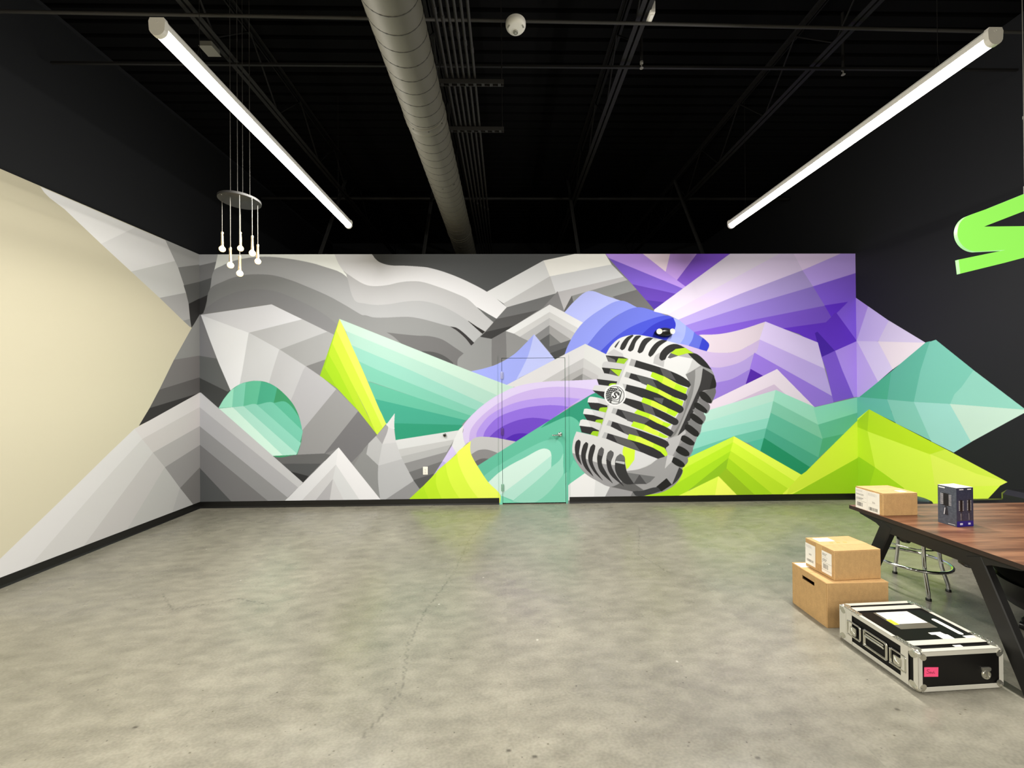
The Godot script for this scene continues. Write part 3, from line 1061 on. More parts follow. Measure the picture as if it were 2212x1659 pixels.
func plate(parent: Node, called: String, m: Material, c: Vector3, u: Vector3, v: Vector3, n: Vector3, th := 0.0012) -> MeshInstance3D:
	# thin printed sheet: centre c, half edges u and v, facing n
	var st := mb()
	var a := c + n * th
	rect_uv(st, a - u - v, a + u - v, a + u + v, a - u + v, n)
	for e in [[u, v], [-u, v], [v, u], [-v, u]]:
		var e0: Vector3 = e[0]
		var e1: Vector3 = e[1]
		rect_uv(st, c + e0 - e1, c + e0 + e1, a + e0 + e1, a + e0 - e1, e0.normalized(), Vector2(0.01, 0.01), Vector2(0.02, 0.02))
	return build(st, called, m, parent)

# ---------------------------------------------------------------- closed carton
func carton(label: String, at: Vector3, size: Vector3, turn: float) -> Node3D:
	# at: middle of the base; faces +z towards the camera
	var t := thing("cardboard_box", label, "box", at, turn)
	var w := size.x
	var h := size.y
	var d := size.z
	var st := mb()
	bxc(st, Vector3(-w / 2, 0.0, -d / 2), Vector3(w / 2, h - 0.004, d / 2), 0.004)
	build(st, "carton_body", M.cardboard, t)
	for s in [-1, 1]:
		st = mb()
		bxc(st, Vector3(-w / 2 + 0.001, h - 0.004, s * 0.0015), Vector3(w / 2 - 0.001, h, s * (d / 2 - 0.001)), 0.0015)
		build(st, "top_flap", M.cardboard, t)
	st = mb()
	bxc(st, Vector3(-w / 2 - 0.0006, h, -0.026), Vector3(w / 2 + 0.0006, h + 0.0006, 0.026))
	for s in [-1, 1]:
		bxc(st, Vector3(s * (w / 2), h * 0.30, -0.026), Vector3(s * (w / 2 + 0.0008), h + 0.0006, 0.026))
	build(st, "packing_tape", M.cardboard_tape, t)
	return t

func floor_boxes() -> void:
	# lower box: open topped tray carton with a hand hole, second box standing in it
	var w := 0.447
	var h := 0.316
	var d := 0.325
	var t := thing("cardboard_box", "large brown cardboard box with a dark hand hole on the floor", "box", Vector3(2.483, 0, -2.842), 0.012)
	var th := 0.006
	var st := mb()
	bxc(st, Vector3(-w / 2, 0, d / 2 - th), Vector3(w / 2, h, d / 2), 0.002)
	build(st, "front_panel", M.cardboard, t)
	st = mb()
	bxc(st, Vector3(-w / 2, 0, -d / 2), Vector3(w / 2, h, -d / 2 + th), 0.002)
	build(st, "back_panel", M.cardboard, t)
	st = mb()
	bxc(st, Vector3(w / 2 - th, 0, -d / 2 + th), Vector3(w / 2, h, d / 2 - th), 0.002)
	build(st, "side_panel", M.cardboard, t)
	# side with the hand hole, cut out of the panel
	st = mb()
	var z0 := -0.062
	var z1 := 0.052
	var y0 := 0.238
	var y1 := 0.266
	bxc(st, Vector3(-w / 2, 0, -d / 2 + th), Vector3(-w / 2 + th, y0, d / 2 - th))
	bxc(st, Vector3(-w / 2, y1, -d / 2 + th), Vector3(-w / 2 + th, h, d / 2 - th))
	bxc(st, Vector3(-w / 2, y0, -d / 2 + th), Vector3(-w / 2 + th, y1, z0))
	bxc(st, Vector3(-w / 2, y0, z1), Vector3(-w / 2 + th, y1, d / 2 - th))
	build(st, "side_panel", M.cardboard, t)
	st = mb()
	bxc(st, Vector3(-w / 2 + th, 0, -d / 2 + th), Vector3(w / 2 - th, th, d / 2 - th))
	build(st, "bottom_panel", M.cardboard, t)
	for s in [-1, 1]:
		st = mb()
		bx(st, Vector3(0, h - 0.004, s * (d / 4)), Vector3(w + 0.006, 0.005, d / 2 - 0.002), 0.001, Basis(Vector3.RIGHT, 0.0))
		build(st, "top_flap", M.cardboard, t)
	plate(t, "paper_slip", M.paper, Vector3(-0.165, h - 0.0015, -0.115), Vector3(0.05, 0, 0), Vector3(0, 0, -0.035), Vector3.UP, 0.0006)

	# upper box with two labels on its left end
	var uw := 0.362
	var ud := 0.247
	var uh := 0.213
	var u := carton("brown cardboard box with two white labels stacked on the larger box", Vector3(2.516, h - 0.0009, -2.842), Vector3(uw, uh, ud), 0.06)
	var lm1 := tex("product_label", label_image(160, 240, 4, 1), 0.6)
	var lm2 := tex("delivery_label", label_image(160, 240, 8, 2), 0.6)
	plate(u, "product_label", lm1, Vector3(-uw / 2, uh * 0.47, -0.078), Vector3(0, 0, 0.044), Vector3(0, uh * 0.37, 0), Vector3.LEFT)
	plate(u, "delivery_label", lm2, Vector3(-uw / 2, uh * 0.47, 0.062), Vector3(0, 0, 0.040), Vector3(0, uh * 0.37, 0), Vector3.LEFT)
	plate(u, "packing_slip", M.paper, Vector3(-0.08, uh, -0.070), Vector3(0.062, 0, 0), Vector3(0, 0, -0.032), Vector3.UP)
	var st2 := mb()
	for k in 3:
		var c := Vector3(-0.075 + 0.055 * k, uh + 0.0005, -0.012)
		prism(st2, PackedVector2Array([Vector2(-0.016, -0.008), Vector2(0.010, -0.012), Vector2(0.020, 0.004), Vector2(-0.004, 0.012)]), 0.0008, Transform3D(Basis(Vector3.RIGHT, -PI / 2), c))
	build(st2, "tape_mark", mat("tape_print", Color8(214, 158, 92), 0.4), u)

# ---------------------------------------------------------------- table and what stands on it or under it
func table_group() -> void:
	var TX := 2.784
	var TZ0 := -3.072
	var TZ1 := -2.0
	var TX1 := 4.75
	var th := 0.74
	var t := thing("conference_table", "long walnut conference table with black angled steel legs", "table", Vector3(TX, 0, (TZ0 + TZ1) / 2))
	var o := t.position
	var st := mb()
	var pts := [Vector3(TX, th, TZ1) - o, Vector3(TX1, th, TZ1) - o, Vector3(TX1, th, TZ0) - o, Vector3(TX, th, TZ0) - o]
	rect_uv(st, pts[0], pts[1], pts[2], pts[3], Vector3.UP, Vector2(0, 1), Vector2(1.6, 0))
	build(st, "table_top", M.walnut, t)
	st = mb()
	bxc(st, Vector3(TX, th - 0.028, TZ0) - o, Vector3(TX1, th - 0.0006, TZ1) - o, 0.0005)
	build(st, "edge_band", mat("edge_brown", Color8(46, 31, 25), 0.4), t)
	# end frame: rail and two splayed legs at each end
	var zm := (TZ0 + TZ1) / 2
	for e in 2:
		var x: float = [TX + 0.035, TX1 - 0.085][e] - o.x
		st = mb()
		var rail := PackedVector2Array([Vector2(TZ0 + 0.035, 0.712), Vector2(TZ0 + 0.06, 0.690), Vector2(TZ0 + 0.19, 0.662), Vector2(TZ0 + 0.26, 0.618), Vector2(TZ1 - 0.26, 0.618), Vector2(TZ1 - 0.19, 0.662), Vector2(TZ1 - 0.06, 0.690), Vector2(TZ1 - 0.035, 0.712)])
		for i in rail.size():
			rail[i].x = -(rail[i].x - zm)
		prism(st, rail, 0.045, Transform3D(Basis(Vector3.UP, PI / 2), Vector3(x, 0, 0)))
		build(st, "end_rail", M.black_paint, t)
		for s in [-1, 1]:
			st = mb()
			var top := Vector3(x + 0.0225, 0.68, s * 0.262)
			var bot := Vector3(x + 0.0225, 0.012, s * 0.525)
			var up := (top - bot).normalized()
			bx(st, (top + bot) / 2, Vector3(0.05, (bot - top).length(), 0.085), 0.005, Basis(Vector3.RIGHT, up, Vector3.RIGHT.cross(up)))
			var lg := build(st, "leg", M.black_paint, t)
			st = mb()
			lathe(st, [Vector2(0, 0), Vector2(0.022, 0), Vector2(0.022, 0.012), Vector2(0.008, 0.016), Vector2(0.008, 0.03)], 14, Transform3D(Basis.IDENTITY, Vector3(x + 0.0225, 0, s * 0.525)))
			build(st, "levelling_foot", M.black_plastic, lg)
			st = mb()
			lathe(st, [Vector2(0, -0.02), Vector2(0.018, -0.018), Vector2(0.026, 0), Vector2(0.018, 0.018), Vector2(0, 0.02)], 16, Transform3D(Basis(Vector3.RIGHT, PI / 2).scaled_local(Vector3(1, 1.9, 1)), Vector3(x + 0.05, 0.60, s * 0.19)))
			build(st, "lock_knob", M.black_plastic, lg)
	for s in [-1, 1]:
		st = mb()
		bxc(st, Vector3(0.09, 0.66, s * 0.30 - 0.02), Vector3(TX1 - TX - 0.09, 0.712, s * 0.30 + 0.02), 0.003)
		build(st, "long_rail", M.black_paint, t)

	# carton on the table
	var bw := 0.272
	var bd := 0.218
	var bh := 0.168
	var c := carton("brown cardboard box with a wide white label at the table corner", Vector3(2.926, th, -2.912), Vector3(bw, bh, bd), 0.03)
	plate(c, "shipping_label", tex("shipping_label", label_image(340, 230, 2, 0), 0.6), Vector3(-bw / 2, bh * 0.47, -0.012), Vector3(0, 0, bd * 0.435), Vector3(0, bh * 0.46, 0), Vector3.LEFT)
	plate(c, "top_label", M.paper, Vector3(0.055, bh, 0.06), Vector3(0.028, 0, 0), Vector3(0, 0, -0.020), Vector3.UP)

	# retail box of a microphone
	var mw := 0.138
	var md := 0.104
	var mh := 0.266
	var m := thing("product_box", "dark blue retail box printed with silver microphones on the table", "box", Vector3(3.133, th, -2.626), 0.12)
	st = mb()
	bxc(st, Vector3(-mw / 2, 0, -md / 2), Vector3(mw / 2, mh, md / 2), 0.0012)
	build(st, "carton_body", mat("carton_navy", Color8(34, 40, 58), 0.35), m)
	plate(m, "printed_side", tex("mic_print_side", mic_print(260, 660, false), 0.3), Vector3(-mw / 2, mh / 2, 0), Vector3(0, 0, md / 2 - 0.0008), Vector3(0, mh / 2 - 0.0008, 0), Vector3.LEFT, 0.0004)
	plate(m, "printed_front", tex("mic_print_front", mic_print(345, 660, true), 0.3), Vector3(0, mh / 2, md / 2), Vector3(mw / 2 - 0.0008, 0, 0), Vector3(0, mh / 2 - 0.0008, 0), Vector3.BACK, 0.0004)
	plate(m, "printed_lid", M.paper, Vector3(0, mh, 0), Vector3(mw / 2 - 0.001, 0, 0), Vector3(0, 0, -md / 2 + 0.001), Vector3.UP, 0.0004)

	# chrome bar stool half under the table
	var bs := thing("bar_stool", "round black bar stool with chrome legs and foot ring behind the table", "stool", Vector3(3.434, 0, -3.212), 0.0)
	st = mb()
	lathe(st, [Vector2(0, 0.698), Vector2(0.140, 0.698), Vector2(0.151, 0.704), Vector2(0.154, 0.718), Vector2(0.148, 0.736), Vector2(0.125, 0.747), Vector2(0, 0.752)], 36, Transform3D(Basis.IDENTITY, Vector3(0, 0, -0.02)))
	var seat := build(st, "seat", M.black_vinyl, bs)
	st = mb()
	lathe(st, [Vector2(0.118, 0.684), Vector2(0.126, 0.684), Vector2(0.126, 0.699), Vector2(0.118, 0.699)], 30)
	build(st, "seat_band", M.chrome, seat)
	for k in 4:
		var a: float = [atan2(0.205, -0.084), atan2(0.097, 0.219), atan2(-0.204, 0.084), atan2(-0.096, -0.219)][k]
		var dir := Vector3(cos(a), 0, sin(a))
		st = mb()
		var path := []
		for p in [[0.118, 0.698], [0.128, 0.66], [0.178, 0.42], [0.186, 0.27], [0.196, 0.20], [0.226, 0.085], [0.233, 0.06], [0.2355, 0.03], [0.236, 0.004]]:
			path.append(dir * p[0] + Vector3.UP * p[1])
		tube(st, path, 0.0135, 12)
		var lg := build(st, "leg", M.chrome, bs)
		st = mb()
		lathe(st, [Vector2(0, 0), Vector2(0.018, 0), Vector2(0.018, 0.016), Vector2(0.0135, 0.020)], 12, Transform3D(Basis.IDENTITY, dir * 0.236))
		build(st, "foot_cap", M.black_plastic, lg)
	for rr in [[0.240, 0.0125, 0.225, "foot_ring"], [0.172, 0.006, 0.372, "brace_ring"]]:
		st = mb()
		var ring := []
		for k in 48:
			ring.append(Vector3(cos(TAU * k / 48) * rr[0], rr[2], sin(TAU * k / 48) * rr[0]))
		tube(st, ring, rr[1], 10, true)
		build(st, rr[3], M.chrome, bs)

	# black swivel chair pushed under the near side of the table
	var ch := thing("office_chair", "black upholstered swivel chair tucked under the table", "chair", Vector3(3.69, 0, -2.42))
	st = mb()
	var sp := [Vector2(0, 0.36), Vector2(0.25, 0.36), Vector2(0.31, 0.38), Vector2(0.345, 0.42), Vector2(0.35, 0.47), Vector2(0.33, 0.52), Vector2(0.28, 0.555), Vector2(0.18, 0.568), Vector2(0, 0.57)]
	lathe(st, sp, 36)
	build(st, "seat", M.black_cloth, ch)
	st = mb()
	lathe(st, [Vector2(0, 0.19), Vector2(0.22, 0.20), Vector2(0.30, 0.23), Vector2(0.34, 0.30), Vector2(0.345, 0.39), Vector2(0, 0.39)], 36)
	build(st, "seat_shell", M.black_plastic, ch)
	st = mb()
	lathe(st, [Vector2(0, 0.20), Vector2(0.03, 0.20), Vector2(0.03, 0.10), Vector2(0.04, 0.09), Vector2(0.04, 0.07), Vector2(0, 0.07)], 16)
	build(st, "gas_column", M.black_steel, ch)
	for k in 5:
		var a := TAU * k / 5.0 + 0.5
		var dir := Vector3(cos(a), 0, sin(a))
		st = mb()
		bx(st, dir * 0.12 + Vector3(0, 0.078, 0), Vector3(0.21, 0.03, 0.045), 0.006, Basis(Vector3.UP, -a))
		var sp2 := build(st, "base_spoke", M.black_plastic, ch)
		st = mb()
		lathe(st, [Vector2(0, -0.02), Vector2(0.026, -0.018), Vector2(0.030, 0), Vector2(0.026, 0.018), Vector2(0, 0.02)], 16, Transform3D(Basis(Vector3(-sin(a), 0, cos(a)), PI / 2), dir * 0.215 + Vector3(0, 0.030, 0)))
		tube(st, [dir * 0.215 + Vector3(0, 0.05, 0), dir * 0.215 + Vector3(0, 0.08, 0)], 0.008, 6)
		build(st, "castor", M.black_plastic, sp2)
	st = mb()
	bx(st, Vector3(0.02, 0.90, 0.60), Vector3(0.50, 0.52, 0.07), 0.03, Basis(Vector3.RIGHT, -0.12))
	build(st, "backrest", M.black_cloth, ch)
	st = mb()
	tube(st, [Vector3(0.02, 0.34, 0.20), Vector3(0.02, 0.34, 0.50), Vector3(0.02, 0.42, 0.62), Vector3(0.02, 0.70, 0.615)], 0.02, 8)
	build(st, "back_bracket", M.black_plastic, ch)

	# low black armchair by the right wall
	var so := thing("black_armchair", "low black armchair against the right wall behind the table", "armchair", Vector3(4.80, 0, -3.46))
	st = mb()
	bxc(st, Vector3(-0.38, 0.06, -0.34), Vector3(0.40, 0.30, 0.34), 0.02)
	build(st, "base", M.black_vinyl, so)
	st = mb()
	bxc(st, Vector3(-0.36, 0.30, -0.23), Vector3(0.16, 0.43, 0.23), 0.035)
	build(st, "seat_cushion", M.black_vinyl, so)
	st = mb()
	bxc(st, Vector3(0.14, 0.30, -0.32), Vector3(0.40, 0.66, 0.32), 0.045)
	build(st, "backrest", M.black_vinyl, so)
	for s in [-1, 1]:
		st = mb()
		bxc(st, Vector3(-0.37, 0.28, s * 0.23), Vector3(0.38, 0.56, s * 0.35), 0.04)
		build(st, "armrest", M.black_vinyl, so)
		for k in [-1, 1]:
			st = mb()
			lathe(st, [Vector2(0, 0), Vector2(0.02, 0), Vector2(0.025, 0.06), Vector2(0, 0.06)], 10, Transform3D(Basis.IDENTITY, Vector3(k * 0.33, 0, s * 0.29)))
			build(st, "foot", M.black_plastic, so)

func mic_print(w: int, h: int, front: bool) -> Image:
	# flat print on the retail box: microphones on a slate blue ground
	var im := Image.create(w, h, false, Image.FORMAT_RGB8)
	im.fill(Color8(74, 80, 92) if not front else Color8(50, 56, 78))
	var n := noise(0.02, 3, 12)
	for y in range(0, h, 2):
		for x in range(0, w, 2):
			var v := n.get_noise_2d(x, y) * 0.10
			im.fill_rect(Rect2i(x, y, 2, 2), im.get_pixel(x, y).lightened(v) if v > 0 else im.get_pixel(x, y).darkened(-v))
	if front:
		im.fill_rect(Rect2i(w / 2 - 2, 0, 4, h), Color8(36, 40, 66))
		im.fill_rect(Rect2i(0, int(h * 0.855), w, h), Color8(30, 24, 128))
	var heads := [[0.27, 0.46, 0.155, 0.150], [0.75, 0.46, 0.135, 0.150]] if front else [[0.44, 0.35, 0.30, 0.165]]
	for q in heads:
		var cx: float = q[0] * w
		var cy: float = q[1] * h
		var rx: float = q[2] * w
		var ry: float = q[3] * h
		var p := PackedVector2Array()
		for k in 28:
			var a := TAU * k / 28.0
			p.append(Vector2(cx + rx * signf(cos(a)) * pow(absf(cos(a)), 0.5), cy + ry * signf(sin(a)) * pow(absf(sin(a)), 0.45)))
		fill(im, p, Color8(24, 24, 28))
		for k in 9:
			var yy := int(cy - ry * 0.86 + k * ry * 0.2)
			im.fill_rect(Rect2i(int(cx - rx), yy, int(rx * 0.55), maxi(2, int(ry * 0.09))), Color8(206, 206, 212))
			im.fill_rect(Rect2i(int(cx + rx * 0.52), yy + 2, int(rx * 0.48), maxi(2, int(ry * 0.09))), Color8(196, 196, 204))
		var st := PackedVector2Array([Vector2(cx - rx * 0.22, cy + ry * 0.95), Vector2(cx + rx * 0.22, cy + ry * 0.95), Vector2(cx + rx * 0.12, cy + ry * 1.25), Vector2(cx - rx * 0.12, cy + ry * 1.25)])
		fill(im, st, Color8(40, 40, 46))
		var nb := cy + ry * (2.55 if front else 2.45)
		var neck := PackedVector2Array([Vector2(cx - rx * 0.30, cy + ry * 1.25), Vector2(cx + rx * 0.30, cy + ry * 1.25), Vector2(cx + rx * (0.20 if front else 0.46), nb), Vector2(cx - rx * (0.20 if front else 0.46), nb)])
		fill(im, neck, Color8(38, 38, 46))
		fill(im, PackedVector2Array([Vector2(cx - rx * 0.24, cy + ry * 1.32), Vector2(cx - rx * 0.10, cy + ry * 1.32), Vector2(cx - rx * (0.06 if front else 0.26), nb - 6), Vector2(cx - rx * (0.16 if front else 0.42), nb - 6)]), Color8(206, 206, 214))
		if front:
			im.fill_rect(Rect2i(int(cx - rx * 0.55), int(h * 0.905), int(rx * 1.1), int(h * 0.05)), Color8(206, 208, 236))
			im.fill_rect(Rect2i(int(cx - rx * 0.75), int(h * 0.030), int(rx * 1.7), int(h * 0.026)), Color8(240, 240, 240))
	if not front:
		im.fill_rect(Rect2i(int(w * 0.05), int(h * 0.035), int(w * 0.34), int(h * 0.026)), Color8(240, 240, 240))
		im.fill_rect(Rect2i(int(w * 0.55), int(h * 0.955), int(w * 0.38), int(h * 0.012)), Color8(226, 226, 226))
	return im

# ---------------------------------------------------------------- flight case
func flight_case() -> void:
	var w := 0.515
	var d := 0.478
	var h := 0.232
	var t := thing("flight_case", "black flight case with aluminium edges and steel ball corners on the floor", "flight case", Vector3(2.524, 0.0, -2.345), 0.045)
	var x := w / 2
	var z := d / 2
	var st := mb()
	bxc(st, Vector3(-x + 0.004, 0.012, -z + 0.004), Vector3(x - 0.004, h - 0.004, z - 0.004))
	build(st, "case_body", M.laminate_black, t)
	# aluminium angle along each edge
	var ew := 0.026
	var tk := 0.003
	for sy in [0, 1]:
		for s in [-1, 1]:
			var yy: float = h if sy == 1 else 0.010
			var dy: float = -1.0 if sy == 1 else 1.0
			st = mb()      # edge along x
			bxc(st, Vector3(-x + 0.02, yy, s * (z - ew)), Vector3(x - 0.02, yy + dy * tk, s * z), 0.001)
			bxc(st, Vector3(-x + 0.02, yy, s * (z - tk)), Vector3(x - 0.02, yy + dy * ew, s * z), 0.001)
			build(st, "edge_angle", M.aluminium, t)
			st = mb()      # edge along z
			bxc(st, Vector3(s * (x - ew), yy, -z + 0.02), Vector3(s * x, yy + dy * tk, z - 0.02), 0.001)
			bxc(st, Vector3(s * (x - tk), yy, -z + 0.02), Vector3(s * x, yy + dy * ew, z - 0.02), 0.001)
			build(st, "edge_angle", M.aluminium, t)
	for sx in [-1, 1]:
		for s in [-1, 1]:
			st = mb()      # upright edge
			bxc(st, Vector3(sx * (x - ew), 0.02, s * (z - tk)), Vector3(sx * x, h - 0.02, s * z), 0.001)
			bxc(st, Vector3(sx * (x - tk), 0.02, s * (z - ew)), Vector3(sx * x, h - 0.02, s * z), 0.001)
			build(st, "edge_angle", M.aluminium, t)
			for sy in [0, 1]:
				var cy: float = h - 0.016 if sy == 1 else 0.026
				st = mb()  # ball corner with three ears
				lathe(st, [Vector2(0, -0.021), Vector2(0.012, -0.0172), Vector2(0.0185, -0.010), Vector2(0.021, 0), Vector2(0.0185, 0.010), Vector2(0.012, 0.0172), Vector2(0, 0.021)], 18, Transform3D(Basis.IDENTITY, Vector3(sx * (x - 0.015), cy, s * (z - 0.015))))
				var bc := build(st, "ball_corner", M.plated_steel, t)
				var up: float = -1.0 if sy == 1 else 1.0
				st = mb()
				for a in 3:
					var ear := PackedVector2Array()
					for k in 10:
						var ang := PI * k / 9.0
						ear.append(Vector2(cos(ang) * 0.016, 0.020 + sin(ang) * 0.016))
					ear.append(Vector2(-0.016, 0.0))
					ear.append(Vector2(0.016, 0.0))
					var org := Vector3(sx * (x - 0.016), cy, s * (z - 0.016))
					var b: Basis
					if a == 0:      # on the end face, pointing inwards and up or down
						b = Basis(Vector3(0.7071 * sx, 0.7071 * up, 0), Vector3(-0.7071 * sx, 0.7071 * up, 0), Vector3(0, 0, 1))
						org.z = s * (z + 0.0004) + (0.0 if s > 0 else -0.0025)
					elif a == 1:    # on the side
						b = Basis(Vector3(0, 0.7071 * up, 0.7071 * s), Vector3(0, 0.7071 * up, -0.7071 * s), Vector3(1, 0, 0))
						org.x = sx * (x + 0.0004) + (0.0 if sx > 0 else -0.0025)
					else:           # on top or underneath
						b = Basis(Vector3(0.7071 * sx, 0, 0.7071 * s), Vector3(-0.7071 * sx, 0, -0.7071 * s) + Vector3(0, 0, 0), Vector3(0, 1, 0))
						b.y = Vector3(-0.7071 * sx, 0, -0.7071 * s)
						b.x = Vector3(0.7071 * sx, 0, -0.7071 * s)
						org.y = h + 0.0004 if sy == 1 else 0.0075
					prism(st, ear, 0.0025, Transform3D(b, org))
				build(st, "corner_ear", M.plated_steel, bc)
	# lid joints: a pair of wide aluminium strips across the top and down the sides, at both ends
	for s in [-1, 1]:
		st = mb()
		bxc(st, Vector3(-x + 0.004, h - 0.001, s * (z - 0.052)), Vector3(x - 0.004, h + 0.003, s * (z - 0.090)), 0.001)
		build(st, "lid_strip", M.aluminium, t)
		for sx in [-1, 1]:
			st = mb()
			bxc(st, Vector3(sx * (x - 0.001), 0.014, s * (z - 0.050)), Vector3(sx * (x + 0.003), h - 0.002, s * (z - 0.090)), 0.001)
			if s == -1:
				bxc(st, Vector3(sx * (x - 0.001), 0.014, s * (z - 0.002)), Vector3(sx * (x + 0.0026), h - 0.002, s * (z - 0.049)), 0.001)
			build(st, "lid_strip", M.aluminium, t)
			# row of rivets on the brace plate at the ends of the strips
			st = mb()
			bxc(st, Vector3(sx * (x - 0.030), h + 0.0005, s * (z - 0.035)), Vector3(sx * (x + 0.002), h + 0.0045, s * (z - 0.135)), 0.001)
			var bp := build(st, "brace_plate", M.plated_steel, t)
			for k in 5:
				for q in 2:
					rivet(bp, Transform3D(Basis.IDENTITY, Vector3(sx * (x - 0.007 - q * 0.015), h + 0.0045, s * (z - 0.046 - k * 0.019))))
	# recessed handle in the middle of each side
	for sx in [-1, 1]:
		var hb := Basis(Vector3(0, 0, -sx), Vector3.UP, Vector3(sx, 0, 0))
		var ho := Vector3(sx * (x - 0.001), h * 0.50, 0.0)
		ring_plate(t, "handle_dish", 0.150, 0.110, 0.014, Transform3D(hb, ho))
		st = mb()
		tube(st, [hb * Vector3(-0.052, 0.012, 0.004) + ho, hb * Vector3(-0.052, 0.018, 0.010) + ho, hb * Vector3(0.052, 0.018, 0.010) + ho, hb * Vector3(0.052, 0.012, 0.004) + ho], 0.0065, 8)
		bx(st, hb * Vector3(0, 0.030, 0.0045) + ho, Vector3(0.005, 0.010, 0.11), 0.001)
		build(st, "handle_bar", M.plated_steel, t)
		# butterfly latches over both lid joints
		for s in [-1, 1]:
			var lo := Vector3(sx * (x + 0.001), h * 0.50, s * (z - 0.105))
			ring_plate(t, "latch_dish", 0.095, 0.100, 0.012, Transform3D(hb, lo))
			st = mb()
			prism(st, rounded(0.040, 0.052, 0.008), 0.007, Transform3D(hb, hb * Vector3(0.0, -0.004, 0.002) + lo))
			tube(st, [hb * Vector3(-0.012, 0.012, 0.009) + lo, hb * Vector3(-0.004, 0.0, 0.013) + lo, hb * Vector3(0.012, -0.014, 0.009) + lo], 0.004, 6)
			build(st, "butterfly_latch", M.plated_steel, t)
	# twist latch low on the near end
	st = mb()
	var lz := Transform3D(Basis.IDENTITY, Vector3(0.150, 0.088, z - 0.003))
	lathe(st, [Vector2(0, 0.003), Vector2(0.018, 0.003), Vector2(0.020, 0.008), Vector2(0.024, 0.008), Vector2(0.027, 0.003), Vector2(0.027, 0)], 24, Transform3D(Basis(Vector3.RIGHT, PI / 2), lz.origin))
	prism(st, rounded(0.056, 0.022, 0.009), 0.006, Transform3D(Basis.IDENTITY, lz.origin + Vector3(0, 0.030, 0)))
	prism(st, PackedVector2Array([Vector2(-0.014, 0.010), Vector2(-0.006, 0.012), Vector2(0.010, -0.012), Vector2(0.002, -0.014)]), 0.010, lz)
	build(st, "twist_latch", M.plated_steel, t)
	# papers on the lid
	plate(t, "document_pouch", mat("clear_pouch", Color8(96, 92, 82), 0.12), Vector3(-0.01, h - 0.0042, -0.045), Vector3(0.120, 0, 0), Vector3(0, 0, -0.085), Vector3.UP, 0.0012)
	plate(t, "shipping_document", tex("case_document", label_image(300, 220, 5, 3), 0.35), Vector3(-0.005, h - 0.003, -0.068), Vector3(0.108, 0, 0), Vector3(0, 0, -0.060), Vector3.UP, 0.0008)
	plate(t, "yellow_sticker", M.yellow_sticker, Vector3(-0.108, h - 0.003, -0.028), Vector3(0.016, 0, 0), Vector3(0, 0, -0.025), Vector3.UP, 0.0012)
	var st2 := mb()
	prism(st2, rounded(0.030, 0.155, 0.013), 0.0012, Transform3D(Basis(Vector3.RIGHT, -PI / 2), Vector3(0.178, h - 0.004, 0.035)))
	build(st2, "white_tape", M.paper, t)
	st2 = mb()
	prism(st2, PackedVector2Array([Vector2(-0.050, 0.030), Vector2(0.030, 0.032), Vector2(0.034, 0.010), Vector2(0.046, 0.006), Vector2(0.044, -0.030), Vector2(-0.026, -0.028), Vector2(-0.026, 0.010), Vector2(-0.050, 0.012)]), 0.0012, Transform3D(Basis(Vector3.RIGHT, -PI / 2), Vector3(0.045, h - 0.004, 0.112)))
	build(st2, "torn_label", M.paper, t)
	plate(t, "white_tape", M.paper, Vector3(0.205, h - 0.004, 0.135), Vector3(0.042, 0, 0), Vector3(0, 0, -0.012), Vector3.UP, 0.0012)
	plate(t, "white_tape", M.paper, Vector3(0.03, h - 0.004, z - 0.038), Vector3(0.024, 0, 0), Vector3(0, 0, -0.007), Vector3.UP, 0.0012)
	# pink note with handwriting
	var im := Image.create(160, 110, false, Image.FORMAT_RGB8)
	im.fill(Color8(246, 78, 128))
	var pen := Color8(120, 20, 52)
	for s in [[[58, 26], [36, 24], [30, 38], [50, 50], [54, 66], [34, 72], [26, 64]], [[60, 62], [68, 52], [76, 58], [70, 70], [60, 64]], [[80, 54], [82, 68], [92, 68], [96, 54], [98, 70]], [[108, 44], [106, 58], [112, 70], [120, 66]]]:
		for i in s.size() - 1:
			var a := Vector2(s[i][0], s[i][1])
			var b := Vector2(s[i + 1][0], s[i + 1][1])
			for k in 20:
				var p := a.lerp(b, k / 20.0)
				im.fill_rect(Rect2i(int(p.x) - 1, int(p.y) - 1, 4, 4), pen)
	plate(t, "pink_note", tex("pink_note", im, 0.6), Vector3(-0.178, 0.118, z - 0.0035), Vector3(0.042, -0.002, 0), Vector3(0.001, 0.026, 0), Vector3.BACK, 0.0015)

func ring_plate(parent: Node, called: String, w: float, h: float, lip: float, xf: Transform3D) -> void:
	# pressed steel dish: raised rounded rim round a dark recess
	var outer := rounded(w, h, 0.016)
	var inner := rounded(w - 2 * lip, h - 2 * lip, 0.008)
	var st := mb()
	var n := outer.size()
	for i in n:
		var j := (i + 1) % n
		var hgt := [0.001, 0.006, 0.006, -0.001]
		var rings := [outer, lerp_poly(outer, inner, 0.25), lerp_poly(outer, inner, 0.72), inner]
		for k in 3:
			var a: Vector2 = rings[k][i]
			var b: Vector2 = rings[k][j]
			var c: Vector2 = rings[k + 1][j]
			var d: Vector2 = rings[k + 1][i]
			var p := [Vector3(a.x, a.y, hgt[k]), Vector3(b.x, b.y, hgt[k]), Vector3(c.x, c.y, hgt[k + 1]), Vector3(d.x, d.y, hgt[k + 1])]
			var nn: Vector3 = (p[1] - p[0]).cross(p[3] - p[0])
			if nn.z < 0:
				nn = -nn
			quad(st, xf * p[0], xf * p[1], xf * p[2], xf * p[3], (xf.basis * nn).normalized())
	var o := build(st, called, M.plated_steel, parent)
	for s in [[-1, -1], [-1, 1], [1, -1], [1, 1]]:
		rivet(o, Transform3D(xf.basis * Basis(Vector3.RIGHT, PI / 2), xf * Vector3(s[0] * (w / 2 - lip * 0.6), s[1] * (h / 2 - lip * 0.6), 0.006)))

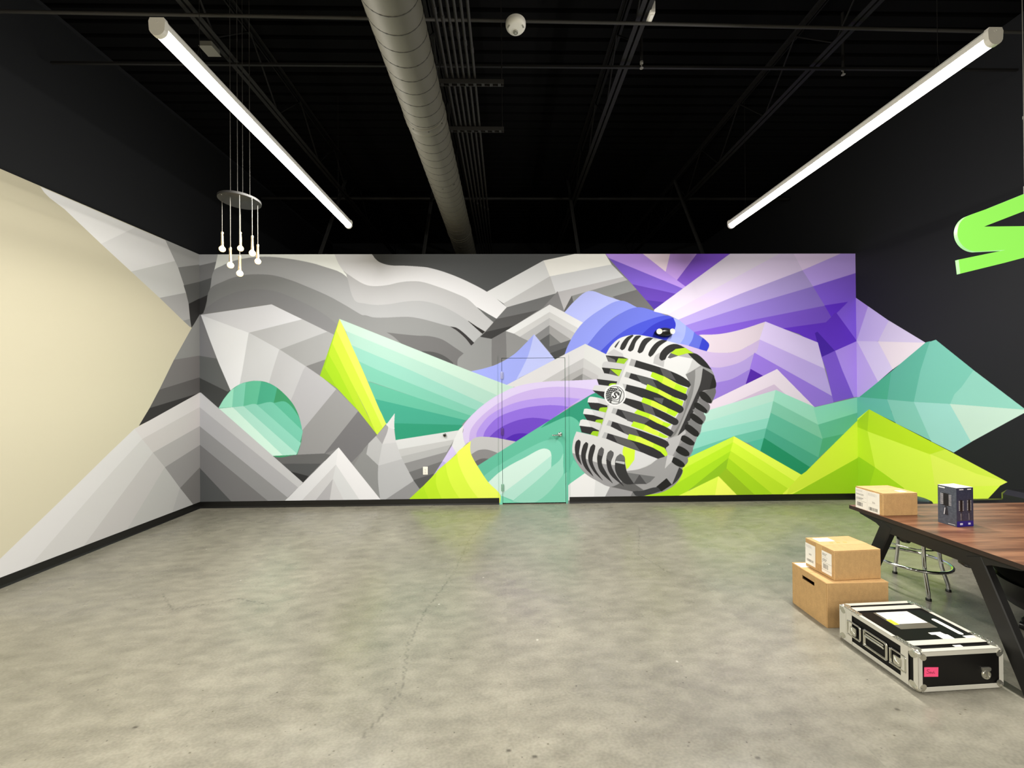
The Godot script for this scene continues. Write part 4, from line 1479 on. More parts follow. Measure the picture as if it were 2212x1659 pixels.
var rivet_mesh: Mesh
func rivet(parent: Node, xf: Transform3D) -> void:
	if rivet_mesh == null:
		var st := mb()
		lathe(st, [Vector2(0.0046, 0), Vector2(0.0036, 0.0025), Vector2(0, 0.0034)], 8)
		rivet_mesh = st.commit()
	var o := MeshInstance3D.new()
	o.name = "rivet"
	o.mesh = rivet_mesh
	o.material_override = M.chrome
	o.transform = xf
	parent.add_child(o, true)

func lerp_poly(a: PackedVector2Array, b: PackedVector2Array, t: float) -> PackedVector2Array:
	var o := PackedVector2Array()
	for i in a.size():
		o.append(a[i].lerp(b[i], t))
	return o

# ---------------------------------------------------------------- mural: [red, green, blue of the paint, each piece shifted to offset the lamp falloff, 1 = curved outline, x, y, x, y ... in millimetres on the wall]
const MURAL_BACK = [
	[126, 127, 130, 0, -21, 3682, 9771, 3670, 9724, -81, -34, 48],
	[175, 177, 183, 0, -4, 3670, 268, 3670, 243, 3555, -4, 3498],
	[125, 126, 130, 0, -4, 3498, 243, 3555, 186, 3325, -5, 3262],
	[90, 92, 95, 0, -5, 3262, 186, 3325, 125, 3076, -6, 3014],
	[47, 47, 49, 0, -6, 3014, 125, 3076, 59, 2816, 11, 2789, -7, 2789],
	[76, 78, 81, 0, 2452, 3667, 5523, 3669, 5517, 2923, 2448, 2935],
	[242, 246, 246, 1, 268, 3670, 1958, 3668, 1993, 3546, 2077, 3399, 2209, 3277, 1848, 3388, 1485, 3182, 1005, 3304, 646, 3305, 204, 3391, 243, 3555],
	[163, 165, 170, 1, 207, 3421, 324, 3494, 468, 3558, 707, 3611, 947, 3626, 1187, 3608, 1487, 3559, 1728, 3497, 2107, 3332, 2226, 2990, 2377, 2947, 2546, 2920, 2740, 2934, 2947, 2967, 3129, 2979, 3287, 2962, 3494, 2900, 3676, 2808, 3858, 2691, 3992, 2580, 4077, 2494, 3948, 2360, 3808, 2501, 3675, 2581, 3492, 2631, 3249, 2700, 3043, 2741, 2885, 2744, 2666, 2735, 2497, 2739, 2340, 2771, 2206, 2692, 1725, 2937, 1125, 3183, 645, 3184, 156, 3167],
	[131, 133, 136, 1, 150, 3155, 347, 3270, 526, 3336, 706, 3366, 886, 3371, 1066, 3353, 1305, 3285, 1546, 3187, 1846, 3053, 2087, 2918, 2279, 2801, 2340, 2771, 2497, 2739, 2666, 2735, 2885, 2744, 3043, 2741, 3249, 2700, 3492, 2631, 3675, 2581, 3808, 2501, 3948, 2360, 4052, 2451, 4223, 2419, 4271, 2192, 4220, 2021, 3780, 1939, 2809, 2201, 1964, 2510, 1124, 3037, 645, 3038, 95, 2871],
	[219, 220, 227, 1, 1938, 3668, 2458, 3667, 2525, 3594, 2597, 3539, 2742, 3498, 2949, 3492, 3192, 3476, 3289, 3464, 3496, 3408, 3739, 3316, 3983, 3199, 4147, 3106, 4288, 3002, 4443, 2872, 4292, 2707, 4163, 2781, 4005, 2874, 3859, 3003, 3677, 3089, 3434, 3182, 3190, 3256, 3008, 3263, 2862, 3245, 2704, 3209, 2522, 3194, 2401, 3209, 2281, 3259, 2160, 3338, 2064, 3424, 1992, 3534],
	[178, 179, 184, 1, 2118, 3332, 2100, 3387, 2281, 3265, 2401, 3209, 2522, 3194, 2704, 3209, 2862, 3245, 3008, 3263, 3190, 3256, 3434, 3182, 3677, 3089, 3859, 3003, 4005, 2874, 4139, 2763, 4242, 2661, 4113, 2524, 3991, 2598, 3857, 2691, 3675, 2808, 3493, 2900, 3286, 2962, 3128, 2979, 2946, 2967, 2739, 2934, 2545, 2920, 2376, 2941, 2225, 2990],
	[94, 96, 98, 0, 4005, 2878, 4163, 2781, 4292, 2707, 4242, 2661, 4127, 2759],
	[31, 29, 29, 0, 3869, 2682, 3991, 2598, 4113, 2524, 4076, 2494, 3979, 2580],
	[38, 36, 38, 1, 3612, 2600, 3698, 2581, 3807, 2501, 3953, 2360, 3913, 2323, 3831, 2428, 3710, 2538],
	[126, 127, 132, 1, 83, 2871, 286, 3015, 466, 3094, 645, 3142, 825, 3156, 1005, 3140, 1184, 3091, 1424, 2987, 1664, 2865, 1844, 2742, 1989, 2620, 1921, 2474, 1483, 2695, 1028, 2922, 286, 2834, 53, 2804],
	[100, 100, 103, 1, 2688, 2519, 2882, 2494, 3125, 2470, 3307, 2461, 3489, 2411, 3671, 2294, 3799, 2207, 3713, 2116, 3712, 1976, 3487, 2075, 2930, 2335, 2785, 2458],
	[70, 71, 73, 1, 3184, 2245, 3366, 2228, 3512, 2173, 3645, 2068, 3645, 2037, 3487, 2081],
	[218, 220, 226, 0, 4146, 3106, 4984, 3565, 5074, 3331, 4389, 2934],
	[246, 246, 246, 0, 4984, 3565, 5484, 3669, 5886, 3669, 5984, 3504, 5074, 3331],
	[209, 211, 218, 0, 5074, 3331, 5984, 3504, 6162, 3322, 5158, 3079],
	[189, 190, 195, 0, 5074, 3331, 5158, 3079, 4438, 2878, 4389, 2934],
	[180, 179, 185, 0, 5171, 3097, 6162, 3322, 6217, 3273, 5392, 3041, 5280, 2814],
	[133, 135, 138, 0, 5392, 3041, 6217, 3273, 6353, 3130, 5811, 2898, 5391, 2924],
	[97, 96, 99, 0, 5998, 3027, 6353, 3130, 6642, 2808, 6356, 2846, 6109, 2952],
	[88, 88, 89, 0, 5392, 3041, 5416, 2936, 5292, 2801, 5276, 2820],
	[104, 105, 108, 0, 4438, 2878, 5158, 3079, 5134, 3048, 4978, 2882, 4898, 2821, 4283, 2707],
	[125, 125, 129, 0, 5183, 3109, 5282, 2807, 5059, 2901, 4978, 2882, 5134, 3050],
	[76, 76, 78, 0, 4283, 2707, 4898, 2834, 4528, 2596, 4123, 2518],
	[47, 47, 49, 0, 4123, 2518, 4528, 2608, 4423, 2529, 4214, 2417, 4047, 2448],
	[108, 108, 111, 0, 4214, 2419, 4423, 2535, 4432, 2124, 4211, 2009],
	[130, 131, 134, 0, 4423, 2535, 4759, 2398, 4432, 2124],
	[82, 83, 86, 0, 4834, 2459, 5062, 2612, 5387, 2401, 5324, 2260, 5090, 2187, 4913, 2391],
	[213, 215, 220, 0, 4419, 2532, 5065, 2915, 5064, 2802, 4539, 2491],
	[213, 214, 219, 0, 5065, 2915, 5568, 2655, 5493, 2554, 5064, 2802],
	[191, 192, 196, 0, 4539, 2494, 5064, 2806, 5063, 2716, 4625, 2445],
	[194, 195, 199, 0, 5064, 2806, 5499, 2557, 5443, 2487, 5063, 2714],
	[169, 170, 175, 0, 4625, 2445, 5063, 2719, 5062, 2609, 4747, 2386],
	[175, 175, 180, 0, 5063, 2716, 5443, 2489, 5375, 2395, 5062, 2609],
	[120, 121, 125, 0, 4834, 2453, 5062, 2612, 5061, 2485, 4913, 2389],
	[147, 147, 150, 0, 5062, 2609, 5377, 2401, 5220, 2350, 5061, 2486],
	[107, 108, 110, 0, 5061, 2489, 5223, 2351, 5060, 2302],
	[61, 62, 64, 0, 5065, 2200, 5331, 2294, 5287, 2186, 5132, 2111],
	[172, 180, 243, 1, 5646, 3114, 5887, 3045, 6109, 2971, 5811, 2824, 5562, 2646, 5283, 2799, 5429, 2961],
	[131, 142, 227, 1, 6109, 2971, 6356, 2871, 6070, 2761, 5821, 2565, 5608, 2307, 5385, 2186, 5283, 2186, 5325, 2297, 5425, 2481, 5562, 2652, 5811, 2836],
	[93, 104, 208, 1, 6355, 2871, 6616, 2814, 6789, 2748, 6527, 2685, 6241, 2569, 6016, 2416, 5804, 2220, 5607, 2307, 5832, 2571, 6081, 2761],
	[55, 67, 196, 1, 6789, 2748, 6888, 2714, 6925, 2671, 6751, 2675, 6576, 2598, 6413, 2457, 6201, 2304, 5903, 2158, 5804, 2220, 6016, 2416, 6241, 2569, 6527, 2687],
	[29, 38, 179, 1, 6888, 2714, 6925, 2671, 6928, 2597, 6886, 2498, 6785, 2381, 6413, 2457, 6576, 2598, 6751, 2680],
	[145, 156, 231, 1, 6898, 2711, 7000, 2683, 7074, 2615, 7080, 2546, 7047, 2411, 6984, 2318, 6792, 2375, 6886, 2498, 6931, 2609],
	[120, 135, 224, 1, 7078, 2608, 7204, 2503, 7178, 2397, 7121, 2286, 6984, 2318, 7054, 2423, 7080, 2546],
	[82, 94, 198, 1, 7204, 2503, 7328, 2409, 7270, 2248, 7115, 2293, 7178, 2397],
	[41, 52, 183, 1, 7328, 2415, 7409, 2359, 7429, 2309, 7407, 2211, 7270, 2246],
	[144, 155, 228, 1, 4834, 2480, 4673, 2313, 4525, 2179, 4303, 2051, 4095, 1985, 3905, 1944, 4277, 1776, 4435, 1713, 4595, 1823, 4720, 2067, 4771, 2251],
	[172, 180, 232, 1, 4834, 2480, 5135, 2111, 4891, 1980, 4571, 1823, 4670, 2006, 4758, 2202],
	[198, 198, 204, 0, 5584, 2335, 5287, 2186, 4399, 1726, 4889, 1673, 5543, 1865],
	[198, 200, 203, 0, 5584, 2335, 5916, 2170, 5949, 1690, 5541, 1693, 5564, 2123],
	[174, 174, 179, 0, 5560, 2126, 5285, 1977, 4926, 1771, 5185, 1745, 5556, 1982],
	[182, 183, 187, 0, 5560, 2126, 5803, 1974, 5901, 1862, 5876, 1764, 5556, 1982],
	[156, 156, 159, 0, 5556, 1988, 5333, 1879, 5172, 1769, 5357, 1743, 5546, 1889],
	[172, 171, 176, 0, 5556, 1988, 5768, 1869, 5777, 1765, 5546, 1889],
	[116, 116, 118, 0, 5546, 1897, 5320, 1768, 5542, 1767],
	[149, 150, 153, 0, 5543, 1897, 5777, 1765, 5542, 1767],
	[187, 149, 246, 0, 5894, 3669, 6449, 3668, 6789, 3395, 6956, 3271, 7092, 3172, 7048, 3141, 5940, 3601],
	[243, 222, 246, 0, 6443, 3668, 6863, 3668, 6789, 3395],
	[199, 160, 246, 0, 6860, 3668, 7266, 3667, 6956, 3271, 6789, 3395],
	[128, 83, 213, 0, 7262, 3667, 7766, 3666, 7092, 3169, 6956, 3271],
	[120, 88, 209, 0, 5940, 3601, 7048, 3141, 6935, 3064, 6290, 3211],
	[91, 52, 176, 0, 6290, 3211, 6938, 3067, 6760, 2941, 6493, 2976],
	[67, 29, 155, 0, 6493, 2978, 6762, 2944, 6616, 2833],
	[216, 206, 230, 0, 7760, 3666, 8514, 3666, 7906, 3343, 7328, 3041, 6814, 2760, 6609, 2808, 6616, 2839],
	[214, 198, 236, 0, 8504, 3666, 8702, 3665, 8838, 3413, 7903, 3064, 6975, 2685, 6810, 2762, 7906, 3347],
	[168, 151, 215, 0, 8838, 3413, 8993, 3172, 7901, 2856, 7080, 2600, 6973, 2688, 7903, 3066],
	[137, 114, 204, 0, 8993, 3172, 9176, 2883, 7898, 2639, 7204, 2500, 7078, 2601, 7901, 2859],
	[114, 79, 198, 1, 9174, 2885, 9267, 2723, 9196, 2636, 8956, 2600, 8552, 2545, 8276, 2615, 7897, 2530, 7572, 2457, 7278, 2446, 7202, 2503, 7898, 2642],
	[226, 206, 246, 0, 8702, 3672, 9450, 3671, 8838, 3413],
	[187, 160, 246, 0, 9445, 3671, 9657, 3670, 9653, 3373, 8993, 3172, 8838, 3413],
	[129, 92, 223, 0, 8993, 3172, 9660, 3375, 9650, 2347, 9641, 2353, 9342, 2772, 9515, 2940, 9166, 2888],
	[97, 49, 209, 0, 9164, 2888, 9515, 2940, 9342, 2772, 9265, 2714],
	[93, 48, 194, 0, 8525, 2549, 9182, 2636, 9265, 2716, 9323, 2779, 9342, 2772, 9645, 2353, 9304, 2209, 9113, 2116, 9027, 2313, 8776, 2464],
	[67, 29, 162, 0, 9048, 2496, 9306, 2214, 9110, 2117, 9050, 2338, 9014, 2477],
	[198, 185, 201, 1, 8276, 2652, 8179, 2386, 8009, 2294, 7820, 2208, 7569, 2191, 7382, 2204, 7427, 2309, 7371, 2384, 7272, 2461, 7572, 2470, 7886, 2530],
	[200, 185, 229, 0, 8270, 2652, 9052, 2338, 9153, 1945, 8178, 2383],
	[176, 156, 221, 0, 8180, 2386, 9151, 1947, 9263, 1534, 8102, 2185],
	[181, 162, 204, 1, 8182, 2386, 8114, 2184, 7881, 2047, 7630, 1976, 7505, 1972, 7318, 2025, 6947, 2300, 6997, 2329, 7407, 2211, 7569, 2193, 7820, 2206, 8009, 2291],
	[160, 141, 205, 1, 8114, 2188, 8043, 1943, 7816, 1820, 7627, 1761, 7490, 1752, 7430, 1988, 7505, 1975, 7630, 1980, 7881, 2049],
	[138, 112, 201, 1, 7444, 1742, 7569, 1760, 7770, 1808, 8035, 1949, 7976, 1732, 7442, 1477],
	[139, 108, 210, 0, 8100, 2190, 9263, 1536, 9277, 1440, 8990, 1380, 8436, 1946, 8215, 1836, 8028, 1949],
	[73, 29, 157, 0, 8041, 1949, 8222, 1848, 7966, 1726],
	[118, 82, 203, 0, 9110, 2120, 9316, 2212, 9422, 1921, 9592, 1520, 9283, 1449, 9176, 1922],
	[167, 138, 230, 0, 9316, 2212, 9659, 2360, 9672, 1529, 9589, 1520, 9422, 1921],
	[212, 200, 219, 0, 8436, 1946, 8993, 1377, 8645, 1473, 8414, 1630, 8390, 1711, 7766, 1443, 7415, 1335, 7391, 1440, 7442, 1477],
	[192, 173, 203, 0, 8390, 1719, 8670, 1473, 8414, 1633, 7741, 1439],
	[171, 210, 201, 0, 8414, 1636, 8375, 1466, 7338, 1156, 7340, 1317, 7440, 1355, 7766, 1449],
	[157, 209, 199, 0, 8375, 1471, 8309, 1219, 7275, 1002, 7313, 1144, 7357, 1171],
	[134, 203, 190, 0, 8309, 1224, 8276, 1069, 7774, 954, 7160, 757, 7237, 960, 7300, 1017],
	[100, 184, 165, 0, 8276, 1073, 8224, 915, 7985, 853, 7786, 942, 7109, 640, 7179, 773, 7774, 958],
	[79, 178, 157, 0, 8227, 922, 8178, 727, 7979, 863],
	[145, 205, 188, 0, 8414, 1636, 8993, 1379, 9059, 1107, 8375, 1469],
	[119, 187, 166, 0, 8375, 1471, 9059, 1109, 9119, 895, 8335, 1293],
	[90, 174, 152, 0, 8335, 1298, 9120, 897, 9051, 619, 8263, 1058, 8302, 1184],
	[69, 160, 138, 0, 8266, 1063, 9053, 624, 8917, 478, 8230, 922],
	[29, 138, 102, 0, 8230, 927, 8919, 484, 8796, 359, 8176, 737],
	[129, 202, 183, 0, 8981, 1371, 9672, 1525, 9694, 1529, 9691, 1294, 9048, 1114],
	[93, 177, 152, 0, 9048, 1117, 9691, 1304, 9690, 1184, 9448, 973, 9112, 908],
	[74, 164, 128, 0, 9112, 911, 9456, 981, 9042, 619],
	[199, 233, 63, 0, 7780, 957, 7766, 865, 7083, 515, 6982, 420, 7072, 638],
	[225, 246, 82, 0, 7780, 957, 8802, 367, 8694, 270, 7766, 865],
	[183, 228, 37, 0, 7766, 868, 7734, 736, 6881, 242, 6631, 92, 6445, 94, 6757, 250, 6995, 469, 7083, 517],
	[164, 215, 29, 0, 7734, 741, 7695, 631, 7079, 154, 6979, 87, 6445, 82, 6881, 245],
	[140, 189, 29, 0, 7695, 636, 7662, 477, 7549, 366, 7104, 172],
	[206, 239, 57, 0, 7766, 870, 8697, 273, 8595, 163, 7727, 735],
	[188, 225, 42, 0, 7731, 738, 8595, 165, 8541, 79, 8328, 95, 7695, 631],
	[165, 211, 29, 0, 7695, 634, 8331, 111, 8330, 70, 8065, 86, 7662, 477],
	[148, 187, 29, 0, 7662, 482, 8077, 92, 8077, 73, 7789, 83, 7545, 374],
	[219, 244, 78, 0, 7543, 370, 7502, 93, 6942, 88],
	[237, 246, 101, 0, 7543, 370, 7814, 89, 7490, 87],
	[225, 246, 75, 0, 8504, 105, 8802, 367, 8897, 447, 8893, 50, 8503, 55],
	[211, 233, 63, 0, 8858, 427, 9652, 1184, 9682, 1199, 9675, 612, 8933, 236, 8560, 80, 8606, 200, 8774, 370],
	[157, 202, 29, 0, 8620, 75, 8933, 239, 9660, 629, 9683, 619, 9675, -19, 8619, 39],
	[182, 236, 35, 0, 9649, 1184, 9690, 1221, 9688, 1059, 9648, 1067],
	[211, 246, 52, 0, 9644, 1071, 9688, 1055, 9682, 597, 9638, 638],
	[209, 211, 220, 0, 14, 2786, 1028, 2934, 1473, 2713, 703, 2521],
	[179, 181, 187, 0, 700, 2523, 1471, 2716, 1834, 2533, 1139, 2276],
	[156, 158, 162, 0, 1136, 2276, 1834, 2535, 1928, 2486, 1799, 2120, 1516, 2031],
	[121, 122, 125, 0, 1514, 2032, 1829, 2140, 1732, 1868],
	[227, 230, 238, 0, 14, 2786, 703, 2523, 611, 1981, 574, 1775, 436, 1680, 312, 1983],
	[200, 203, 210, 0, 703, 2525, 1139, 2278, 1042, 1978, 999, 1784, 807, 1804, 568, 1763, 611, 1981],
	[184, 186, 193, 0, 1139, 2280, 1516, 2033, 1480, 1975, 1309, 1527, 987, 1784, 1042, 1978],
	[172, 173, 181, 0, 1516, 2035, 1744, 1876, 1954, 1695, 1439, 1078, 1393, 1369, 1297, 1527, 1480, 1975],
	[143, 144, 148, 0, 1954, 1698, 2268, 1374, 1777, 763, 1372, 745, 1445, 1084],
	[122, 123, 127, 0, 2268, 1376, 2548, 1037, 2438, 898, 2161, 631, 1985, 846, 1713, 602, 1036, 737, 1777, 768],
	[98, 99, 102, 0, 1030, 741, 1777, 768, 1882, 740, 1723, 617, 1161, 623],
	[79, 81, 84, 0, 1161, 627, 1728, 620, 1544, 435, 1287, 508],
	[43, 44, 46, 0, 1287, 513, 1550, 441, 1462, 345],
	[121, 122, 128, 0, -7, 2791, 14, 2791, 241, 2148, -9, 2192],
	[95, 98, 100, 0, -9, 2196, 241, 2153, 437, 1686, 395, 1670, -10, 1876],
	[63, 65, 66, 0, -10, 1879, 395, 1674, 442, 1692, 269, 1433, 13, 1656, -10, 1647],
	[58, 147, 104, 1, 266, 1437, 341, 1566, 437, 1686, 574, 1781, 700, 1817, 807, 1828, 939, 1809, 1071, 1747, 1214, 1625, 1333, 1479, 1416, 1296, 1454, 1090, 1441, 932, 1384, 754, 1036, 741],
	[155, 226, 203, 0, 266, 1437, 341, 1566, 437, 1686, 487, 1722, 465, 1451],
	[123, 204, 182, 0, 484, 1719, 574, 1784, 660, 1807, 627, 1464, 463, 1451],
	[94, 186, 155, 1, 658, 1807, 807, 1828, 882, 1818, 818, 1481, 624, 1464],
	[70, 167, 138, 1, 879, 1818, 999, 1784, 1103, 1727, 1052, 1509, 816, 1481],
	[206, 240, 230, 0, 275, 1433, 471, 1450, 1192, 746, 1036, 741],
	[170, 222, 210, 0, 469, 1450, 627, 1464, 1388, 782, 1372, 754, 1186, 745],
	[138, 207, 191, 1, 624, 1464, 818, 1482, 1429, 939, 1414, 860, 1384, 773],
	[114, 194, 174, 1, 816, 1482, 1057, 1506, 1454, 1120, 1447, 1005, 1427, 933],
	[87, 178, 152, 1, 1055, 1506, 1225, 1520, 1398, 1321, 1446, 1175, 1454, 1116],
	[192, 194, 200, 0, -10, 1653, 13, 1665, 1036, 741, 1466, 351, 1394, 277, -11, 1457],
	[172, 173, 180, 0, -11, 1460, 1396, 279, 1243, 134, -12, 1182],
	[142, 143, 147, 0, -12, 1186, 1245, 136, 1183, 40, 991, 43, -13, 917],
	[116, 116, 119, 0, -13, 921, 991, 67, 967, 43, 442, 50, -14, 583],
	[80, 82, 84, 0, -14, 588, 466, 62, -16, 56],
	[127, 128, 132, 0, 2199, 998, 2513, 1019, 2559, 581, 2581, 265, 2592, 70, 2315, 147, 2270, 754],
	[109, 109, 114, 0, 2268, 1376, 2548, 1037, 2365, 838, 2161, 631, 1985, 846, 1777, 763],
	[173, 175, 180, 0, 2409, 898, 2525, 1015, 2615, 894, 2553, 581, 2378, 753],
	[132, 134, 137, 0, 2349, 832, 2409, 898, 2378, 753, 2553, 583, 2563, 265, 2586, 70, 2544, 71, 2172, 537],
	[150, 150, 156, 0, 2523, 1013, 2671, 1172, 2703, 1138, 2615, 894],
	[194, 195, 201, 1, 2793, 1336, 2784, 1186, 2791, 1052, 2811, 916, 2615, 894, 2701, 1126, 2671, 1187],
	[186, 188, 194, 0, 2615, 896, 2810, 916, 2853, 818, 2901, 674, 2553, 578],
	[173, 175, 181, 1, 2553, 581, 2901, 677, 2946, 601, 3068, 356, 2652, 69, 2582, 70, 2557, 265, 2548, 423],
	[137, 138, 143, 0, 3068, 358, 3156, 245, 3040, 64, 2628, 70],
	[200, 203, 208, 0, 2803, 953, 3733, 1095, 3764, 1080, 3635, 932, 2850, 812],
	[181, 183, 187, 0, 2848, 815, 3653, 950, 3604, 871, 2886, 708],
	[167, 169, 173, 0, 2884, 711, 3606, 874, 3542, 768, 2934, 611],
	[132, 133, 137, 0, 2932, 611, 3545, 771, 3481, 635, 3000, 482],
	[105, 106, 109, 0, 2998, 482, 3483, 637, 3345, 413, 3063, 366],
	[78, 79, 82, 0, 3061, 366, 3352, 456, 3327, 389, 3150, 239],
	[216, 218, 225, 0, 1982, 852, 1942, 597, 1458, 49, 1171, 52],
	[222, 223, 230, 0, 1982, 852, 2626, 33, 2288, 38, 1942, 600],
	[198, 199, 205, 0, 1942, 602, 1899, 392, 1632, 46, 1410, 49],
	[205, 208, 214, 0, 1942, 602, 2312, 37, 2059, 41, 1899, 392],
	[172, 172, 179, 0, 1900, 397, 1849, 44, 1614, 47],
	[198, 199, 205, 0, 1899, 397, 2071, 41, 1845, 44],
	[142, 187, 29, 0, 2007, 2720, 1720, 1894, 1750, 1873, 1969, 1707, 1814, 1973, 1793, 2013],
	[155, 199, 29, 0, 2007, 2720, 1790, 2015, 1814, 1973, 1966, 1710, 2140, 1520, 2274, 1377, 1979, 1971, 1848, 2207],
	[169, 202, 41, 0, 2007, 2720, 1847, 2209, 1979, 1971, 2269, 1382, 2538, 1034, 2088, 1971, 1903, 2365],
	[188, 215, 60, 0, 2007, 2720, 1902, 2367, 2088, 1971, 2392, 1360, 2538, 1033, 2627, 1139, 2233, 1970, 1964, 2547],
	[202, 229, 89, 0, 2007, 2720, 1963, 2549, 2233, 1970, 2621, 1134, 2676, 1200, 2576, 1389, 2335, 1969],
	[177, 204, 194, 0, 2006, 2718, 3867, 1959, 4431, 1740, 4544, 1703, 4391, 1630, 4286, 1586, 3465, 1961, 2096, 2540],
	[158, 195, 185, 0, 2095, 2543, 3465, 1963, 4289, 1588, 4108, 1455, 3027, 1964, 2179, 2333],
	[134, 189, 177, 0, 2178, 2335, 3027, 1967, 4110, 1458, 3991, 1368, 2555, 1968, 2287, 2095],
	[112, 181, 163, 0, 2286, 2097, 2555, 1970, 3994, 1371, 3915, 1286, 2445, 1805, 2412, 1805],
	[88, 171, 148, 0, 2411, 1810, 3919, 1289, 3813, 1220, 2516, 1545],
	[58, 154, 132, 0, 2515, 1550, 3828, 1229, 3752, 1153, 2786, 1186, 2669, 1197],
	[38, 141, 112, 0, 2785, 1196, 3782, 1162, 3721, 1086, 2808, 953, 2784, 1174],
	[203, 206, 211, 1, 2793, 1336, 2784, 1186, 2789, 1113, 2731, 1126, 2671, 1173],
	[201, 202, 207, 0, 2793, 1339, 2785, 1186, 2787, 1132, 2703, 1132],
	[199, 187, 226, 1, 3784, 1150, 3980, 1366, 4177, 1520, 4324, 1607, 4531, 1704, 4767, 1761, 5062, 1790, 5357, 1798, 5762, 1814, 5811, 1724, 5706, 1606, 5354, 1417, 4554, 910, 3879, 912, 3791, 850, 3773, 996, 3793, 1094],
	[182, 162, 220, 1, 3872, 898, 3880, 1005, 3905, 1102, 4028, 1258, 4225, 1422, 4422, 1538, 4618, 1620, 4864, 1682, 5160, 1709, 5455, 1692, 5711, 1657, 5706, 1601, 5354, 1417, 4554, 910, 3977, 973],
	[162, 137, 222, 1, 3980, 965, 3988, 1053, 4057, 1169, 4175, 1295, 4372, 1411, 4617, 1497, 4912, 1544, 5208, 1556, 5503, 1529, 5344, 1418, 4554, 910, 4075, 981],
	[132, 99, 211, 1, 4078, 979, 4105, 1061, 4174, 1158, 4292, 1265, 4469, 1342, 4715, 1408, 5010, 1440, 5207, 1433, 5334, 1413, 4554, 910, 4290, 970],
	[101, 63, 189, 1, 4168, 978, 4242, 1050, 4370, 1137, 4566, 1218, 4763, 1256, 4910, 1250, 5067, 1224, 4554, 910, 4290, 970],
	[73, 29, 170, 1, 4398, 946, 4506, 1008, 4614, 1032, 4727, 1026, 4554, 910],
	[210, 213, 218, 0, 3727, 1095, 3791, 1155, 3776, 1055, 3787, 957, 3815, 872, 3682, 742, 3619, 855, 3653, 946],
	[199, 188, 234, 0, 3620, 858, 3685, 745, 3535, 603, 3483, 635],
	[176, 167, 225, 0, 3485, 638, 3539, 606, 3321, 383],
	[179, 180, 185, 1, 3866, 908, 3982, 980, 4141, 984, 4300, 964, 4563, 910, 4372, 786, 4286, 732, 4115, 783, 4005, 772, 3895, 724, 3884, 859],
	[129, 129, 133, 1, 3901, 730, 4005, 790, 4115, 801, 4213, 776, 4298, 742, 4163, 648, 4053, 655, 3949, 620],
	[97, 95, 99, 1, 3943, 622, 4053, 668, 4176, 663, 3992, 552],
	[90, 178, 153, 0, 3992, 563, 4554, 911, 5063, 1223, 5332, 1387, 5583, 1541, 5767, 1401, 5666, 481, 5582, 441, 5350, 273, 5292, -66, 4299, -53, 4100, 316],
	[39, 140, 113, 1, 4924, 1110, 5063, 1223, 5332, 1387, 5583, 1541, 5713, 1609, 5880, 1631, 5858, 1308, 5580, 1228, 5527, 1035, 5487, 1183, 5395, 1260, 5312, 1272, 5210, 1240],
	[109, 190, 169, 1, 4083, 412, 4147, 462, 4304, 570, 4654, 768, 4931, 903, 5079, 938, 5162, 928, 5226, 863, 5248, 762, 5238, 679, 5250, 394, 5109, 120, 4832, -23, 4281, -16, 4146, 316],
	[119, 197, 174, 0, 5234, 413, 5296, 458, 5292, -29, 4823, -23, 4832, 23],
	[143, 206, 189, 1, 5248, 730, 5242, 578, 5231, 408, 4841, 27, 4501, 36, 5057, 520, 5196, 634],
	[199, 226, 220, 1, 4146, 320, 4303, 460, 4469, 568, 4699, 685, 4884, 784, 4976, 806, 5050, 773, 5074, 699, 4725, 428, 4392, 184, 4308, 135],
	[171, 217, 207, 1, 5074, 701, 5069, 598, 5057, 519, 4511, 55, 4308, 138, 4393, 187, 4725, 431],
	[117, 205, 177, 0, 4306, 141, 4543, 8, 4542, -19, 4299, -16],
	[104, 191, 165, 0, 5328, 444, 5395, 631, 5592, 450, 5350, 273, 5327, 274],
	[224, 225, 230, 0, 5319, 269, 5572, 443, 5958, 235, 5851, 38, 5317, 45],
	[212, 214, 219, 0, 5723, 358, 5937, 235, 5846, 38, 5694, 40],
	[151, 151, 156, 0, 5937, 241, 6278, 169, 6219, 34, 5835, 38],
	[119, 120, 123, 0, 6273, 169, 6356, 32, 6214, 34],
	[224, 239, 91, 1, 3894, 923, 3884, 810, 3907, 712, 3992, 558, 4149, 318, 4316, 143, 4315, 23, 4025, 39, 3880, 249, 3771, 457, 3712, 616, 3688, 739, 3799, 847],
	[207, 234, 67, 1, 3694, 742, 3712, 616, 3771, 457, 3880, 249, 4037, 39, 3756, 31, 3624, 252, 3552, 435, 3520, 592],
	[193, 228, 51, 1, 3525, 598, 3552, 435, 3624, 252, 3762, 37, 3477, 34, 3405, 230, 3381, 340, 3386, 465],
	[180, 221, 36, 1, 3389, 470, 3381, 340, 3405, 230, 3489, 40, 3282, 37, 3223, 208, 3202, 279],
	[170, 217, 29, 0, 3209, 287, 3223, 208, 3300, 37, 2943, 41],
	[138, 137, 141, 1, 5886, 2168, 5955, 2290, 6061, 2395, 6178, 2446, 6336, 2467, 6547, 2434, 6810, 2370, 6969, 2321, 7158, 2215, 7285, 2136, 7432, 1977, 7499, 1840, 7517, 1724, 7491, 1587, 7448, 1446, 7363, 1483, 7257, 1463, 7170, 1264, 7084, 1108, 6998, 983, 7018, 899, 6954, 816, 6894, 649, 6940, 533, 7009, 464, 6992, 396, 6928, 292, 6832, 210, 6673, 138, 6472, 115, 6262, 164, 5937, 231, 5738, 327, 5572, 434, 5468, 560, 5401, 707, 5381, 790, 5403, 936, 5446, 1050, 5754, 976, 5905, 1422, 6050, 1735, 6152, 1996, 6153, 2059, 6143, 2143],
